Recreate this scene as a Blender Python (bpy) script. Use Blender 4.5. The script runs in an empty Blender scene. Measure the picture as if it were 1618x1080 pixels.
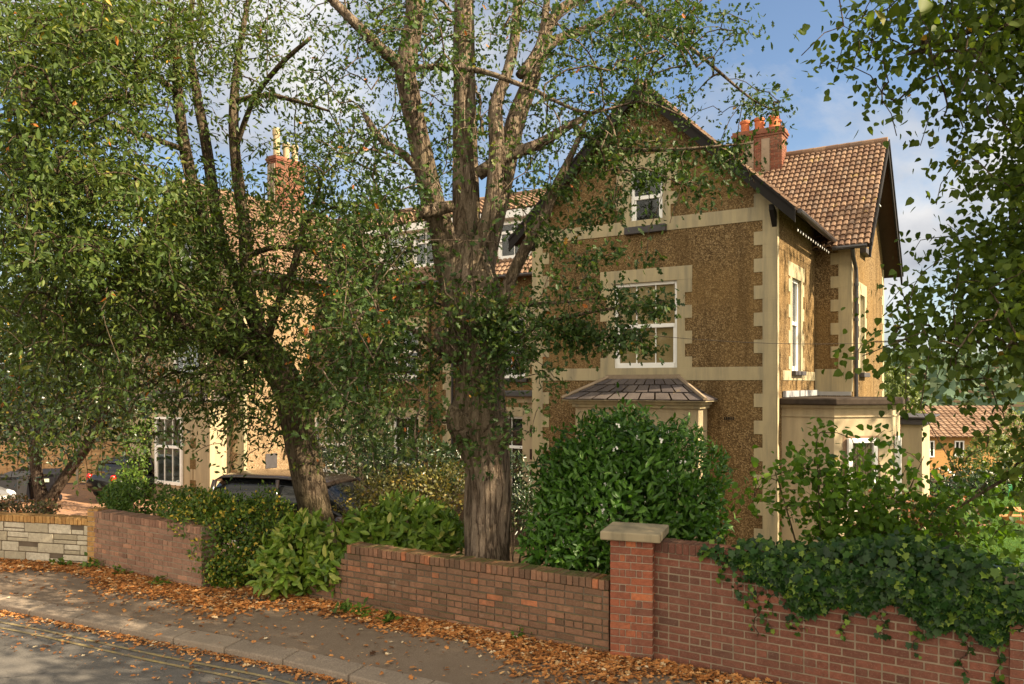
import bpy, math, random
import numpy as np
from mathutils import Vector, Matrix
from mathutils.geometry import tessellate_polygon
random.seed(11)
rng = np.random.default_rng(11)
SC = bpy.context.scene
COL = SC.collection
F, CX, HY, CZ = 1268.0, 809.0, 606.0, 2.8          # focal length in photo pixels, principal column, horizon row, eye height

def at(px, py, Y):
    """a pixel of the photograph at depth Y as a point of the place"""
    return Vector(((px - CX) / F * Y, Y, CZ + (HY - py) / F * Y))

A0 = Vector((5.78, 17.5, 0.0))                      # front right corner of the house
U = Vector((-.8486, .5290, 0.0)).normalized()       # along the front, away to the left
V = Vector((.5290, .8486, 0.0)).normalized()        # into the depth of the house
ZU = Vector((0, 0, 1))
def H(t, s, z): return A0 + U * t + V * s + ZU * z

# ------------------------------------------------------------------ mesh builder
class MB:
    def __init__(self):
        self.v = []; self.f = []; self.t = []; self.uv = None
    def add(self, vs, fs, tint=None):
        b = len(self.v)
        self.v.extend([tuple(p) for p in vs])
        for q in fs:
            self.f.append(tuple(b + i for i in q)); self.t.append(.5 if tint is None else tint)
    def box(self, o, a, b, c, tint=None):
        o = Vector(o); a = Vector(a); b = Vector(b); c = Vector(c)
        if a.cross(b).dot(c) < 0: a, b = b, a
        self.add([o, o+a, o+a+b, o+b, o+c, o+a+c, o+a+b+c, o+b+c],
                 [(0,3,2,1),(4,5,6,7),(0,1,5,4),(1,2,6,5),(2,3,7,6),(3,0,4,7)], tint)
    def hb(self, t0, t1, s0, s1, z0, z1, tint=None):
        self.box(H(t0, s0, z0), U*(t1-t0), V*(s1-s0), ZU*(z1-z0), tint)
    def wb(self, x0, x1, y0, y1, z0, z1, tint=None):
        self.box((x0,y0,z0), (x1-x0,0,0), (0,y1-y0,0), (0,0,z1-z0), tint)
    def prism(self, poly, vec, tint=None):
        poly = [Vector(p) for p in poly]; vec = Vector(vec); n = len(poly)
        nrm = Vector((0,0,0))
        for i in range(n): nrm += (poly[i]-poly[0]).cross(poly[(i+1) % n]-poly[0])
        if nrm.dot(vec) < 0: poly.reverse()
        self.add(poly + [p+vec for p in poly],
                 [tuple(reversed(range(n))), tuple(range(n, 2*n))] + [(i, (i+1) % n, n+(i+1) % n, n+i) for i in range(n)], tint)
    def tube(self, pts, rad, n=6, cap=True, tint=None):
        pts = [Vector(p) for p in pts]; m = len(pts)
        if isinstance(rad, (int, float)): rad = [rad]*m
        t = (pts[1]-pts[0]).normalized()
        ref = Vector((0,0,1)) if abs(t.z) < .9 else Vector((1,0,0))
        x = t.cross(ref).normalized()
        vs = []
        for i in range(m):
            t = (pts[min(i+1, m-1)]-pts[max(i-1, 0)])
            if t.length < 1e-9: t = Vector((0,0,1))
            t.normalize()
            x = (x - t*x.dot(t))
            if x.length < 1e-6: x = t.orthogonal()
            x.normalize(); y = t.cross(x)
            for k in range(n):
                a = 2*math.pi*k/n
                vs.append(pts[i] + (x*math.cos(a)+y*math.sin(a))*rad[i])
        fs = []
        for i in range(m-1):
            for k in range(n):
                fs.append((i*n+k, i*n+(k+1) % n, (i+1)*n+(k+1) % n, (i+1)*n+k))
        if cap: fs += [tuple(reversed(range(n))), tuple(range((m-1)*n, m*n))]
        self.add(vs, fs, tint)
    def lathe(self, c, prof, n=20, tint=None):
        c = Vector(c); vs = []; fs = []
        for r, z in prof:
            for k in range(n):
                a = 2*math.pi*k/n; vs.append(c+Vector((r*math.cos(a), r*math.sin(a), z)))
        m = len(prof)
        for i in range(m-1):
            for k in range(n): fs.append((i*n+k, i*n+(k+1) % n, (i+1)*n+(k+1) % n, (i+1)*n+k))
        fs += [tuple(reversed(range(n))), tuple(range((m-1)*n, m*n))]
        self.add(vs, fs, tint)
    def build(self, name, mat, parent=None, smooth=False, bevel=0, auto=None):
        off = world_loc(parent)
        me = bpy.data.meshes.new(name)
        me.from_pydata([(p[0]-off.x, p[1]-off.y, p[2]-off.z) for p in self.v], [], self.f)
        at_ = me.attributes.new('tint', 'FLOAT', 'FACE'); at_.data.foreach_set('value', self.t)
        if self.uv:
            l = me.attributes.new('cell', 'FLOAT_VECTOR', 'FACE')
            l.data.foreach_set('vector', [c for q in self.uv for c in (q[0], q[1], 0.0)])
        if smooth: me.polygons.foreach_set('use_smooth', [True]*len(me.polygons))
        me.materials.append(mat); me.update()
        o = bpy.data.objects.new(name, me); COL.objects.link(o)
        if parent: o.parent = parent
        if bevel:
            md = o.modifiers.new('Bevel', 'BEVEL'); md.width = bevel; md.segments = 2; md.limit_method = 'ANGLE'
        return o

def world_loc(o):
    p = Vector((0,0,0))
    while o is not None:
        p += o.location; o = o.parent
    return p
def tag(o, label=None, cat=None, group=None, kind=None):
    if label: o['label'] = label
    if cat: o['category'] = cat
    if group: o['group'] = group
    if kind: o['kind'] = kind
    return o
def thing(name, loc, label, cat, group=None):
    o = bpy.data.objects.new(name, None); o.empty_display_size = .2
    o.location = Vector(loc); COL.objects.link(o)
    return tag(o, label, cat, group)

def np_mesh(name, verts, faces_flat, counts, tint, mat, parent=None, smooth=False):
    """verts (n,3), flat loop indices, loops per face, tint per face"""
    off = world_loc(parent)
    verts = verts - np.array(off)
    me = bpy.data.meshes.new(name)
    me.vertices.add(len(verts)); me.vertices.foreach_set('co', verts.astype(np.float32).ravel())
    me.loops.add(len(faces_flat)); me.loops.foreach_set('vertex_index', faces_flat.astype(np.int32))
    me.polygons.add(len(counts))
    st = np.zeros(len(counts), np.int32); st[1:] = np.cumsum(counts)[:-1]
    me.polygons.foreach_set('loop_start', st); me.polygons.foreach_set('loop_total', counts.astype(np.int32))
    if smooth: me.polygons.foreach_set('use_smooth', np.ones(len(counts), bool))
    a = me.attributes.new('tint', 'FLOAT', 'FACE'); a.data.foreach_set('value', tint.astype(np.float32))
    me.update(calc_edges=True); me.validate()
    me.materials.append(mat)
    o = bpy.data.objects.new(name, me); COL.objects.link(o)
    if parent: o.parent = parent
    return o

# ------------------------------------------------------------------ leaves
def leaf_template(outline, fold=.16, curl=.10):
    """outline: half outline points (w, y) from base to tip; a leaf folded along its midrib"""
    n = len(outline)
    v = [(0, 0, 0)]
    for w, y in outline[:-1]: v.append((-w, y, fold*w - curl*y*y))
    v.append((0, outline[-1][1], -curl*outline[-1][1]**2))
    for w, y in reversed(outline[:-1]): v.append((w, y, fold*w - curl*y*y))
    left = [0] + list(range(n, 0, -1))
    right = [0] + list(range(2*n-1, n-1, -1))
    return np.array(v, float), [left, right]
OVAL = leaf_template([(.24, .28), (.25, .58), (0, 1)])
LAUREL = leaf_template([(.17, .25), (.19, .55), (.09, .85), (0, 1)], .2, .2)
OAK = leaf_template([(.07, .15), (.26, .36), (.11, .5), (.29, .68), (.10, .82), (0, 1)], .12, .16)
HEART = leaf_template([(.28, .0), (.44, .22), (.36, .6), (.14, .86), (0, 1.05)], .1, .16)
IVY = leaf_template([(.28, -.05), (.46, .12), (.32, .34), (.44, .58), (.14, .72), (0, 1.02)], .08, .14)
STRAP = leaf_template([(.035, .3), (.035, .7), (0, 1)], .2, .55)
def nrm(a): return a/np.maximum(np.linalg.norm(a, axis=-1, keepdims=True), 1e-9)
def leaf_mesh(name, P, fwd, nor, size, tint, tpl, mat, parent=None):
    tv, tf = tpl
    fwd = nrm(fwd); side = nrm(np.cross(fwd, nor)); nor = np.cross(side, fwd)
    size = size[:, None, None]
    W = P[:, None, :] + size*(tv[None, :, 0:1]*side[:, None, :] + tv[None, :, 1:2]*fwd[:, None, :] + tv[None, :, 2:3]*nor[:, None, :])
    n, k = len(P), len(tv)
    fl = np.concatenate([np.array(f) for f in tf]); cn = np.array([len(f) for f in tf])
    idx = (np.arange(n)[:, None]*k + fl[None, :]).ravel()
    return np_mesh(name, W.reshape(-1, 3), idx, np.tile(cn, n), np.repeat(tint, len(cn)), mat, parent)

# ------------------------------------------------------------------ materials
MATS = {}
class NT:
    def __init__(self, name):
        self.m = bpy.data.materials.new(name); self.m.use_nodes = True
        self.t = self.m.node_tree; self.t.nodes.clear()
        self.out = self.n('ShaderNodeOutputMaterial')
    def n(self, typ, inp=None, **kw):
        x = self.t.nodes.new(typ)
        for k, v in kw.items(): setattr(x, k, v)
        for k, v in (inp or {}).items():
            s = x.inputs[k]
            if hasattr(v, 'links') or isinstance(v, bpy.types.NodeSocket): self.t.links.new(v, s)
            else: s.default_value = v
        return x
    def l(self, a, b): self.t.links.new(a, b)
    def pos(self, scale=(1,1,1)):
        g = self.n('ShaderNodeNewGeometry')
        mp = self.n('ShaderNodeMapping', {'Vector': g.outputs['Position'], 'Scale': scale})
        return mp.outputs[0]
    def noise(self, vec, scale, detail=4, rough=.55):
        return self.n('ShaderNodeTexNoise', {'Vector': vec, 'Scale': scale, 'Detail': detail, 'Roughness': rough}).outputs['Fac']
    def vor(self, vec, scale, feature='F1', out='Distance'):
        return self.n('ShaderNodeTexVoronoi', {'Vector': vec, 'Scale': scale}, feature=feature).outputs[out]
    def ramp(self, fac, stops, interp='LINEAR'):
        r = self.n('ShaderNodeValToRGB', {'Fac': fac}); e = r.color_ramp.elements; r.color_ramp.interpolation = interp
        while len(e) < len(stops): e.new(.5)
        for x, (p, c) in zip(e, stops):
            x.position = p; x.color = (*c, 1) if len(c) == 3 else c
        return r.outputs['Color']
    def rng(self, fac, a, b, c, d):
        return self.n('ShaderNodeMapRange', {'Value': fac, 'From Min': a, 'From Max': b, 'To Min': c, 'To Max': d}).outputs[0]
    def mix(self, fac, a, b, mode='MIX'):
        x = self.n('ShaderNodeMix', data_type='RGBA', blend_type=mode)
        for s, v in ((x.inputs[0], fac), (x.inputs[6], a), (x.inputs[7], b)):
            if isinstance(v, bpy.types.NodeSocket): self.l(v, s)
            elif isinstance(v, (int, float)): s.default_value = v
            else: s.default_value = (*v, 1) if len(v) == 3 else v
        return x.outputs[2]
    def attr(self, name, out='Fac'): return self.n('ShaderNodeAttribute', attribute_name=name).outputs[out]
    def math(self, op, a, b=0.0):
        return self.n('ShaderNodeMath', {0: a, 1: b}, operation=op).outputs[0]
    def bump(self, h, strength=.3, dist=.02):
        return self.n('ShaderNodeBump', {'Height': h, 'Strength': strength, 'Distance': dist}).outputs[0]
    def done(self, color, rough=.7, normal=None, spec=.3, metal=0, trans=None, coat=0):
        p = self.n('ShaderNodeBsdfPrincipled', {'Base Color': color if isinstance(color, bpy.types.NodeSocket) else (*color, 1),
             'Roughness': rough, 'Specular IOR Level': spec, 'Metallic': metal, 'Coat Weight': coat})
        if normal is not None: self.l(normal, p.inputs['Normal'])
        s = p.outputs[0]
        if trans:
            tr = self.n('ShaderNodeBsdfTranslucent', {'Color': trans[1]})
            s = self.n('ShaderNodeMixShader', {0: trans[0], 1: s, 2: tr.outputs[0]}).outputs[0]
        self.l(s, self.out.inputs[0]); return self.m

def plain(name, col, rough=.6, spec=.3, metal=0, vary=.15, coat=0, scale=6):
    m = NT(name); n = m.noise(m.pos(), scale, 5)
    c = m.mix(n, tuple(x*(1-vary) for x in col), tuple(min(1, x*(1+vary)) for x in col))
    return m.done(c, rough, m.bump(m.noise(m.pos(), 60, 3), .08, .01), spec, metal, coat=coat)

def leaf_mat(name, stops, rough=.42, trans=.3, spec=.35, tmul=(1.5, 1.5, .5)):
    m = NT(name); t = m.attr('tint'); c = m.ramp(t, stops)
    tc = m.mix(1.0, c, tmul, 'MULTIPLY')
    return m.done(c, rough, None, spec, trans=(trans, tc))

# rendered walls
def pebble_mat(name, stops, stain):
    m = NT(name); p = m.pos()
    v = m.vor(p, 40); cell = m.n('ShaderNodeSeparateColor', {0: m.n('ShaderNodeTexVoronoi', {'Vector': p, 'Scale': 40}).outputs['Color']}).outputs[0]
    n1 = m.noise(p, 11, 7, .75); n2 = m.noise(p, .5, 4)
    c = m.ramp(m.mix(.42, n1, cell), [(.22, stops[0]), (.42, stops[1]), (.6, stops[2]), (.8, stops[3])])
    c = m.mix(m.rng(v, .35, .75, 0, .5), c, stops[0])
    c = m.mix(m.rng(n2, .38, .68, 0, .55), c, stain)
    st = m.noise(m.pos((1.6, 1.6, .16)), 1.5, 5, .6)
    c = m.mix(m.rng(st, .48, .72, 0, .58), c, stops[0])
    return m.done(c, .95, m.bump(m.mix(.5, n1, v), .9, .03), .08)
PEBBLE = pebble_mat('pebbledash', [(.050,.031,.015),(.137,.090,.044),(.245,.168,.082),(.40,.295,.165)], (.22,.135,.05))
PEBBLE2 = pebble_mat('pale_pebbledash', [(.10,.064,.036),(.23,.155,.088),(.35,.255,.155),(.50,.40,.27)], (.28,.19,.105))
def render_mat(name, base, dirt, amt):
    m = NT(name); p = m.pos()
    n1 = m.noise(p, .9, 6, .6); n2 = m.noise(m.pos((3, 3, .35)), 1.6, 6, .65); n3 = m.noise(p, 22, 4)
    c = m.mix(m.rng(n1, .35, .72, 0, .6), base, tuple(x*.80 for x in base))
    c = m.mix(m.rng(n2, .42, .74, 0, amt), c, dirt)
    c = m.mix(m.rng(n3, .3, .8, 0, .14), c, tuple(x*.6 for x in base))
    return m.done(c, .8, m.bump(m.noise(p, 40, 4), .12, .01), .2)
CREAM = render_mat('cream_render', (.405, .338, .205), (.16, .15, .115), .8)
BAYCREAM = render_mat('pale_render', (.42, .338, .215), (.19, .16, .11), .6)
WHITE = plain('white_frame', (.78, .77, .74), .35, .4, vary=.05)
BLACK = plain('black_painted_wood', (.016, .014, .013), .75, .15, vary=.3)
DARKWOOD = plain('dark_soffit', (.05, .03, .02), .8, .2, vary=.3)
GUTTER = plain('gutter_black', (.03, .028, .03), .3, .5, vary=.2)
STONE = render_mat('cap_stone', (.30, .245, .155), (.085, .08, .055), .85)
SILL = plain('slate_sill', (.055, .05, .052), .6, .3, vary=.4)

def tile_mat(name, cols, lichen):
    m = NT(name); cell = m.attr('cell', 'Vector')
    w = m.n('ShaderNodeTexWhiteNoise', {'Vector': cell}).outputs['Value']
    p = m.pos(); n = m.noise(p, 1.2, 5); n2 = m.noise(p, 30, 5)
    c = m.ramp(w, [(0, cols[0]), (.4, cols[1]), (.75, cols[2]), (1, cols[3])])
    c = m.mix(m.rng(n, .45, .75, 0, .65), c, tuple(x*.45 for x in cols[1]))
    c = m.mix(m.rng(n2, .45, .75, 0, .5), c, tuple(x*.6 for x in cols[0]))
    l = m.noise(p, 2.3, 6, .7)
    c = m.mix(m.rng(l, .62, .72, 0, .75), c, lichen)
    return m.done(c, .85, m.bump(n2, .3, .01), .2)
TILE = tile_mat('brown_concrete_tile', [(.12,.072,.050),(.185,.115,.075),(.245,.16,.105),(.18,.13,.10)], (.36,.27,.06))
TILE2 = tile_mat('clay_tile', [(.165,.098,.062),(.21,.132,.086),(.26,.172,.115),(.19,.128,.095)], (.30,.25,.12))
SLATE = tile_mat('slate', [(.06,.05,.05),(.085,.07,.065),(.11,.09,.08),(.075,.065,.07)], (.20,.15,.08))

def brick_mat(name, stops, grime, gcol, moss=.25):
    m = NT(name); t = m.attr('tint'); p = m.pos()
    c = m.ramp(t, stops)
    n = m.noise(p, 18, 6, .7); n2 = m.noise(p, 1.7, 6, .65); n3 = m.noise(p, 70, 3)
    c = m.mix(m.rng(n, .38, .72, 0, .62), c, tuple(x*.42 for x in stops[1][1]))
    c = m.mix(m.rng(n3, .55, .8, 0, .35), c, (.36, .27, .20))
    c = m.mix(m.rng(n2, .5-.2*grime, .78, 0, .8*grime), c, gcol)
    sa = m.noise(m.pos(), 3.2, 7, .72)
    c = m.mix(m.rng(sa, .6, .72, 0, .35*grime), c, (.40, .34, .27))
    nz = m.n('ShaderNodeSeparateXYZ', {0: m.n('ShaderNodeNewGeometry').outputs['Normal']}).outputs[2]
    mo = m.math('MULTIPLY', m.rng(nz, .25, .8, 0, 1), m.rng(m.noise(m.pos(), 5, 5, .7), .36, .6, 0, moss))
    c = m.mix(mo, c, (.065, .075, .02))
    return m.done(c, .92, m.bump(m.mix(.5, n, n3), .9, .016), .12)
BR_OLD = brick_mat('old_weathered_brick', [(0,(.12,.07,.045)),(.45,(.25,.13,.08)),(.85,(.34,.17,.10)),(1,(.50,.17,.075))], .9, (.10,.07,.045), .95)
BR_LEFT = brick_mat('purple_red_brick', [(0,(.18,.10,.07)),(.5,(.29,.155,.105)),(.9,(.36,.20,.13)),(1,(.46,.22,.13))], .5, (.30,.22,.16))
BR_PIL = brick_mat('red_pillar_brick', [(0,(.13,.065,.048)),(.35,(.22,.08,.05)),(.75,(.33,.102,.053)),(1,(.46,.15,.065))], .45, (.14,.085,.06))
BR_RIGHT = brick_mat('red_wall_brick', [(0,(.10,.050,.037)),(.5,(.18,.070,.047)),(.9,(.235,.090,.058)),(1,(.31,.12,.075))], .45, (.14,.085,.06))
BR_ORANGE = brick_mat('orange_brick', [(0,(.36,.19,.07)),(.5,(.45,.25,.09)),(1,(.52,.31,.12))], .35, (.2,.12,.06))
BR_CHIM = brick_mat('chimney_brick', [(0,(.10,.042,.03)),(.5,(.18,.065,.042)),(1,(.25,.105,.065))], .5, (.26,.17,.11))
STONEW = brick_mat('pale_walling_stone', [(0,(.38,.32,.22)),(.5,(.52,.45,.33)),(1,(.62,.55,.43))], .5, (.14,.125,.10))
MORT_D = plain('dark_mortar', (.12, .092, .066), .95, .1, vary=.45)
MORT_L = plain('pale_mortar', (.36, .30, .225), .95, .1, vary=.35)
MORT_W = plain('grey_mortar', (.24, .185, .13), .95, .1, vary=.4)

# bark
def bark_mat(name, cols, sc=1.0, warm=None):
    m = NT(name); p = m.pos((1, 1, .24)); w = m.noise(m.pos((1,1,.5)), 6, 4)
    pw = m.n('ShaderNodeVectorMath', {0: p, 1: m.n('ShaderNodeVectorMath', {0: m.n('ShaderNodeTexNoise', {'Vector': p, 'Scale': 9.0}).outputs['Color'], 'Scale': .05}, operation='SCALE').outputs[0]}, operation='ADD').outputs[0]
    q = m.n('ShaderNodeMapping', {'Vector': pw, 'Scale': (1, 1, .55)}).outputs[0]
    a1 = m.math('ABSOLUTE', m.math('SUBTRACT', m.noise(q, 10*sc, 3, .5), .5)); a2 = m.math('ABSOLUTE', m.math('SUBTRACT', m.noise(pw, 30*sc, 4, .6), .5))
    n = m.noise(p, 60*sc, 5, .7); big = m.noise(m.pos(), 1.5, 5, .6); pt = m.noise(m.pos((1,1,.6)), 4, 5)
    h = m.math('ADD', m.math('ADD', m.rng(a1, 0, .085, 0, .55), m.rng(a2, 0, .14, 0, .27)), m.rng(n, .3, .75, 0, .2))
    c = m.ramp(h, [(.08, cols[0]), (.42, cols[1]), (.95, cols[2])])
    c = m.mix(m.rng(big, .42, .7, 0, .6), c, cols[3]); c = m.mix(m.rng(pt, .5, .75, 0, .45), c, cols[0])
    return m.done(c, .95, m.bump(h, 1.0, .07), .08)
BARK_OAK = bark_mat('oak_bark', [(.030,.022,.015), (.150,.110,.080), (.30,.235,.175), (.18,.145,.085)])
BARK_GREY = bark_mat('grey_bark', [(.04,.028,.018), (.115,.083,.056), (.21,.16,.11), (.12,.105,.052)], 1.5)
BARK_DARK = bark_mat('dark_bark', [(.03,.022,.017), (.075,.055,.042), (.14,.10,.075), (.08,.06,.04)], 1.6)

# foliage
L_OAK = leaf_mat('oak_leaf', [(0,(.020,.042,.011)),(.45,(.040,.077,.018)),(.8,(.078,.112,.023)),(.95,(.15,.15,.025)),(.975,(.34,.17,.03)),(1,(.40,.12,.03))], rough=.5, spec=.25)
L_LEFT = leaf_mat('left_tree_leaf', [(0,(.024,.047,.010)),(.4,(.054,.090,.017)),(.8,(.112,.14,.027)),(.96,(.17,.17,.03)),(.985,(.38,.25,.04)),(1,(.40,.14,.03))], rough=.5, spec=.25)
L_LIME = leaf_mat('lime_leaf', [(0,(.034,.060,.010)),(.5,(.070,.110,.015)),(.85,(.12,.155,.022)),(.97,(.17,.16,.025)),(1,(.46,.26,.04))], rough=.55, trans=.45, spec=.2)
L_SAP = leaf_mat('sapling_leaf', [(0,(.045,.095,.010)),(.5,(.085,.165,.016)),(.88,(.15,.22,.028)),(1,(.34,.27,.05))], rough=.5, trans=.4, spec=.2)
L_BUSH = leaf_mat('choisya_leaf', [(0,(.020,.056,.007)),(.5,(.045,.118,.012)),(.9,(.085,.18,.02)),(1,(.13,.23,.04))], rough=.4, trans=.25, spec=.3)
L_AUC = leaf_mat('aucuba_leaf', [(0,(.055,.11,.014)),(.5,(.11,.19,.022)),(.85,(.19,.26,.036)),(1,(.34,.34,.09))], rough=.42, trans=.3, spec=.3)
L_EUO = leaf_mat('euonymus_leaf', [(0,(.030,.066,.008)),(.5,(.065,.12,.012)),(.74,(.12,.17,.018)),(.88,(.38,.33,.04)),(1,(.52,.36,.05))], rough=.42, trans=.25, spec=.3)
L_TWIG = leaf_mat('yellowing_leaf', [(0,(.05,.045,.018)),(.4,(.085,.085,.02)),(.8,(.15,.14,.03)),(1,(.30,.20,.04))], rough=.5)
L_DARK = leaf_mat('dark_evergreen_leaf', [(0,(.010,.022,.009)),(.6,(.022,.042,.014)),(.95,(.04,.065,.018)),(1,(.09,.10,.03))], rough=.32, trans=.12, spec=.5)
L_IVY = leaf_mat('ivy_leaf', [(0,(.008,.026,.007)),(.55,(.020,.056,.010)),(.80,(.048,.105,.014)),(1,(.16,.23,.03))], rough=.45, trans=.2, spec=.25)
L_MID = leaf_mat('mid_green_leaf', [(0,(.034,.066,.010)),(.5,(.066,.125,.016)),(.9,(.12,.18,.026)),(1,(.24,.23,.05))], rough=.5, spec=.25)
L_GOLD = leaf_mat('gold_flecked_leaf', [(0,(.018,.030,.010)),(.5,(.035,.055,.014)),(.7,(.08,.09,.02)),(.8,(.36,.25,.05)),(1,(.50,.34,.08))], rough=.45, trans=.35)
L_PALE = leaf_mat('pale_garden_leaf', [(0,(.07,.10,.03)),(.6,(.13,.17,.05)),(1,(.22,.24,.09))], rough=.5, trans=.35)
L_RED = leaf_mat('reddish_leaf', [(0,(.06,.03,.02)),(.4,(.05,.07,.02)),(.8,(.12,.07,.035)),(1,(.34,.14,.07))], rough=.5)
L_DEAD = leaf_mat('fallen_leaf', [(0,(.07,.035,.018)),(.22,(.22,.09,.032)),(.5,(.42,.17,.05)),(.74,(.52,.25,.085)),(.9,(.50,.33,.16)),(1,(.60,.48,.31))], rough=.8, trans=.1, spec=.15, tmul=(1.2,.9,.5))
L_FAR = leaf_mat('far_wood_leaf', [(0,(.04,.07,.05)),(.5,(.07,.11,.07)),(1,(.13,.15,.08))], rough=.8, trans=.1, spec=.1)
PETAL = plain('white_petal', (.8, .8, .74), .6, .2, vary=.05)

# window glass and what stands behind it
def glass(name, tint=(.02,.022,.024), rough=.03):
    m = NT(name)
    fr = m.n('ShaderNodeFresnel', {'IOR': 1.52}).outputs[0]
    wob = m.bump(m.noise(m.pos(), 2.2, 2), .05, .03)
    g = m.n('ShaderNodeBsdfGlossy', {'Color': (.95,.97,1,1), 'Roughness': rough, 'Normal': wob}).outputs[0]
    t = m.n('ShaderNodeBsdfTransparent', {'Color': (.80,.82,.80,1)}).outputs[0]
    f = m.rng(fr, 0, 1, 0, .55)
    m.l(m.n('ShaderNodeMixShader', {0: f, 1: t, 2: g}).outputs[0], m.out.inputs[0]); return m.m
GLASS = glass('window_glass')
CARGLASS = NT('car_glass').done((.010,.011,.012), .05, spec=.35)
DARKROOM = plain('dim_room', (.03,.028,.026), .9, .1, vary=.3)  # near-black sheet colour standing in for the darkness of an unlit room
TANROOM = plain('tan_blind', (.70,.50,.27), .9, .1, vary=.12)
m = NT('curtain'); w = m.n('ShaderNodeTexWave', {'Vector': m.pos((1,1,0)), 'Scale': 5.0, 'Distortion': 1.5}, bands_direction='X').outputs['Fac']
CURTAIN = m.done(m.ramp(w, [(0,(.22,.17,.10)),(1,(.48,.39,.25))]), .9)
m = NT('grey_blind'); CURT_G = m.done(m.ramp(m.noise(m.pos(), 3), [(.3,(.10,.105,.095)),(.7,(.16,.165,.15))]), .9)

# ground
m = NT('road_asphalt'); p = m.pos()
n = m.noise(p, 90, 4, .7); v = m.vor(p, 120); n2 = m.noise(p, .8, 6, .6); n3 = m.noise(p, 6, 5)
c = m.ramp(n, [(.3,(.065,.059,.053)),(.55,(.125,.114,.102)),(.75,(.20,.183,.163))])
c = m.mix(m.rng(n2, .4, .7, 0, .5), c, (.125,.114,.104))
c = m.mix(m.rng(n3, .55, .8, 0, .4), c, (.06,.054,.048))
cr_ = m.vor(m.n('ShaderNodeVectorMath', {0: p, 1: m.n('ShaderNodeTexNoise', {'Vector': p, 'Scale': 2.5, 'Detail': 5.0}).outputs['Color']}, operation='ADD').outputs[0], .55, 'DISTANCE_TO_EDGE')
c = m.mix(m.math('MULTIPLY', m.rng(cr_, .004, .012, .75, 0), m.rng(n3, .42, .55, 0, 1)), c, (.035,.032,.03))
ROAD = m.done(c, .88, m.bump(m.mix(.5, n, v), .5, .008), .25)
m = NT('pavement_asphalt'); p = m.pos()
n = m.noise(p, 75, 4, .75); n2 = m.noise(p, .9, 6, .65); n3 = m.noise(p, 9, 6, .7)
c = m.ramp(n, [(.3,(.105,.078,.056)),(.55,(.20,.152,.112)),(.75,(.30,.24,.18))])
c = m.mix(m.rng(n2, .38, .68, 0, .6), c, (.14,.105,.075))
c = m.mix(m.rng(n3, .52, .75, 0, .5), c, (.25,.195,.14))
PAVE = m.done(c, .92, m.bump(m.mix(.5, n, n3), .55, .012), .15)
m = NT('worn_yellow_paint'); p = m.pos()
n = m.noise(p, 22, 6, .75); n2 = m.noise(p, 2.5, 4)
f = m.math('ADD', m.rng(n, .40, .62, .15, .85), m.rng(n2, .35, .7, -.2, .4))
c = m.mix(f, (.33,.25,.10), (.14,.122,.095))
YELLOW = m.done(c, .85, m.bump(n, .3, .005), .2)
m = NT('kerb_granite'); p = m.pos(); n = m.noise(p, 55, 5, .75); n2 = m.noise(p, 2.0, 5, .6); t = m.attr('tint')
c = m.ramp(n, [(.3,(.13,.102,.078)),(.55,(.245,.195,.15)),(.78,(.36,.30,.24))])
c = m.mix(m.rng(n2, .4, .75, 0, .6), c, (.13,.105,.08))
c = m.mix(m.rng(t, 0, 1, 0, .35), c, (.30,.24,.18))
KERB = m.done(c, .9, m.bump(n, .5, .01), .2)
m = NT('garden_soil'); p = m.pos(); n = m.noise(p, 14, 7, .7); n2 = m.noise(p, .12, 4)
c = m.ramp(n, [(.3,(.028,.019,.012)),(.5,(.065,.043,.026)),(.7,(.12,.075,.04))])
g = m.ramp(n, [(.3,(.03,.05,.012)),(.7,(.075,.11,.03))])
c = m.mix(m.rng(n2, .5, .62, 0, .9), c, g)
SOIL = m.done(c, .95, m.bump(n, .8, .05), .1)
m = NT('brick_paviour'); p = m.pos()
bt = m.n('ShaderNodeTexBrick', {'Vector': m.n('ShaderNodeMapping', {'Vector': p, 'Rotation': (0,0,.56)}).outputs[0], 'Scale': 5.0, 'Color1': (.24,.135,.085,1), 'Color2': (.32,.185,.115,1), 'Mortar': (.10,.075,.055,1), 'Mortar Size': .02})
n = m.noise(p, 3.5, 6, .7)
c = m.mix(m.rng(n, .5, .68, 0, .7), bt.outputs['Color'], (.40,.20,.08))
PAVIOUR = m.done(c, .9, None, .15)
m = NT('lawn_grass'); p = m.pos(); n = m.noise(p, 5, 6, .7); n2 = m.noise(p, 80, 3)
c = m.ramp(n, [(.3,(.035,.085,.012)),(.6,(.065,.14,.02)),(.8,(.11,.18,.035))])
LAWN = m.done(c, .9, m.bump(n2, .9, .04), .15)
m = NT('fence_board'); t = m.attr('tint'); n = m.noise(m.pos((1,1,8)), 6, 5)
c = m.ramp(t, [(0,(.33,.205,.10)),(1,(.50,.32,.16))]); c = m.mix(m.rng(n, .4, .75, 0, .4), c, (.16,.085,.035))
FENCE = m.done(c, .85, None, .15)
CONCRETE = plain('concrete_post', (.26,.22,.17), .9, .1, vary=.2)
ORANGE_POT = plain('terracotta', (.40,.12,.05), .8, .2, vary=.25)
BUFF_POT = plain('buff_pot', (.36,.28,.17), .8, .2, vary=.2)
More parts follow.
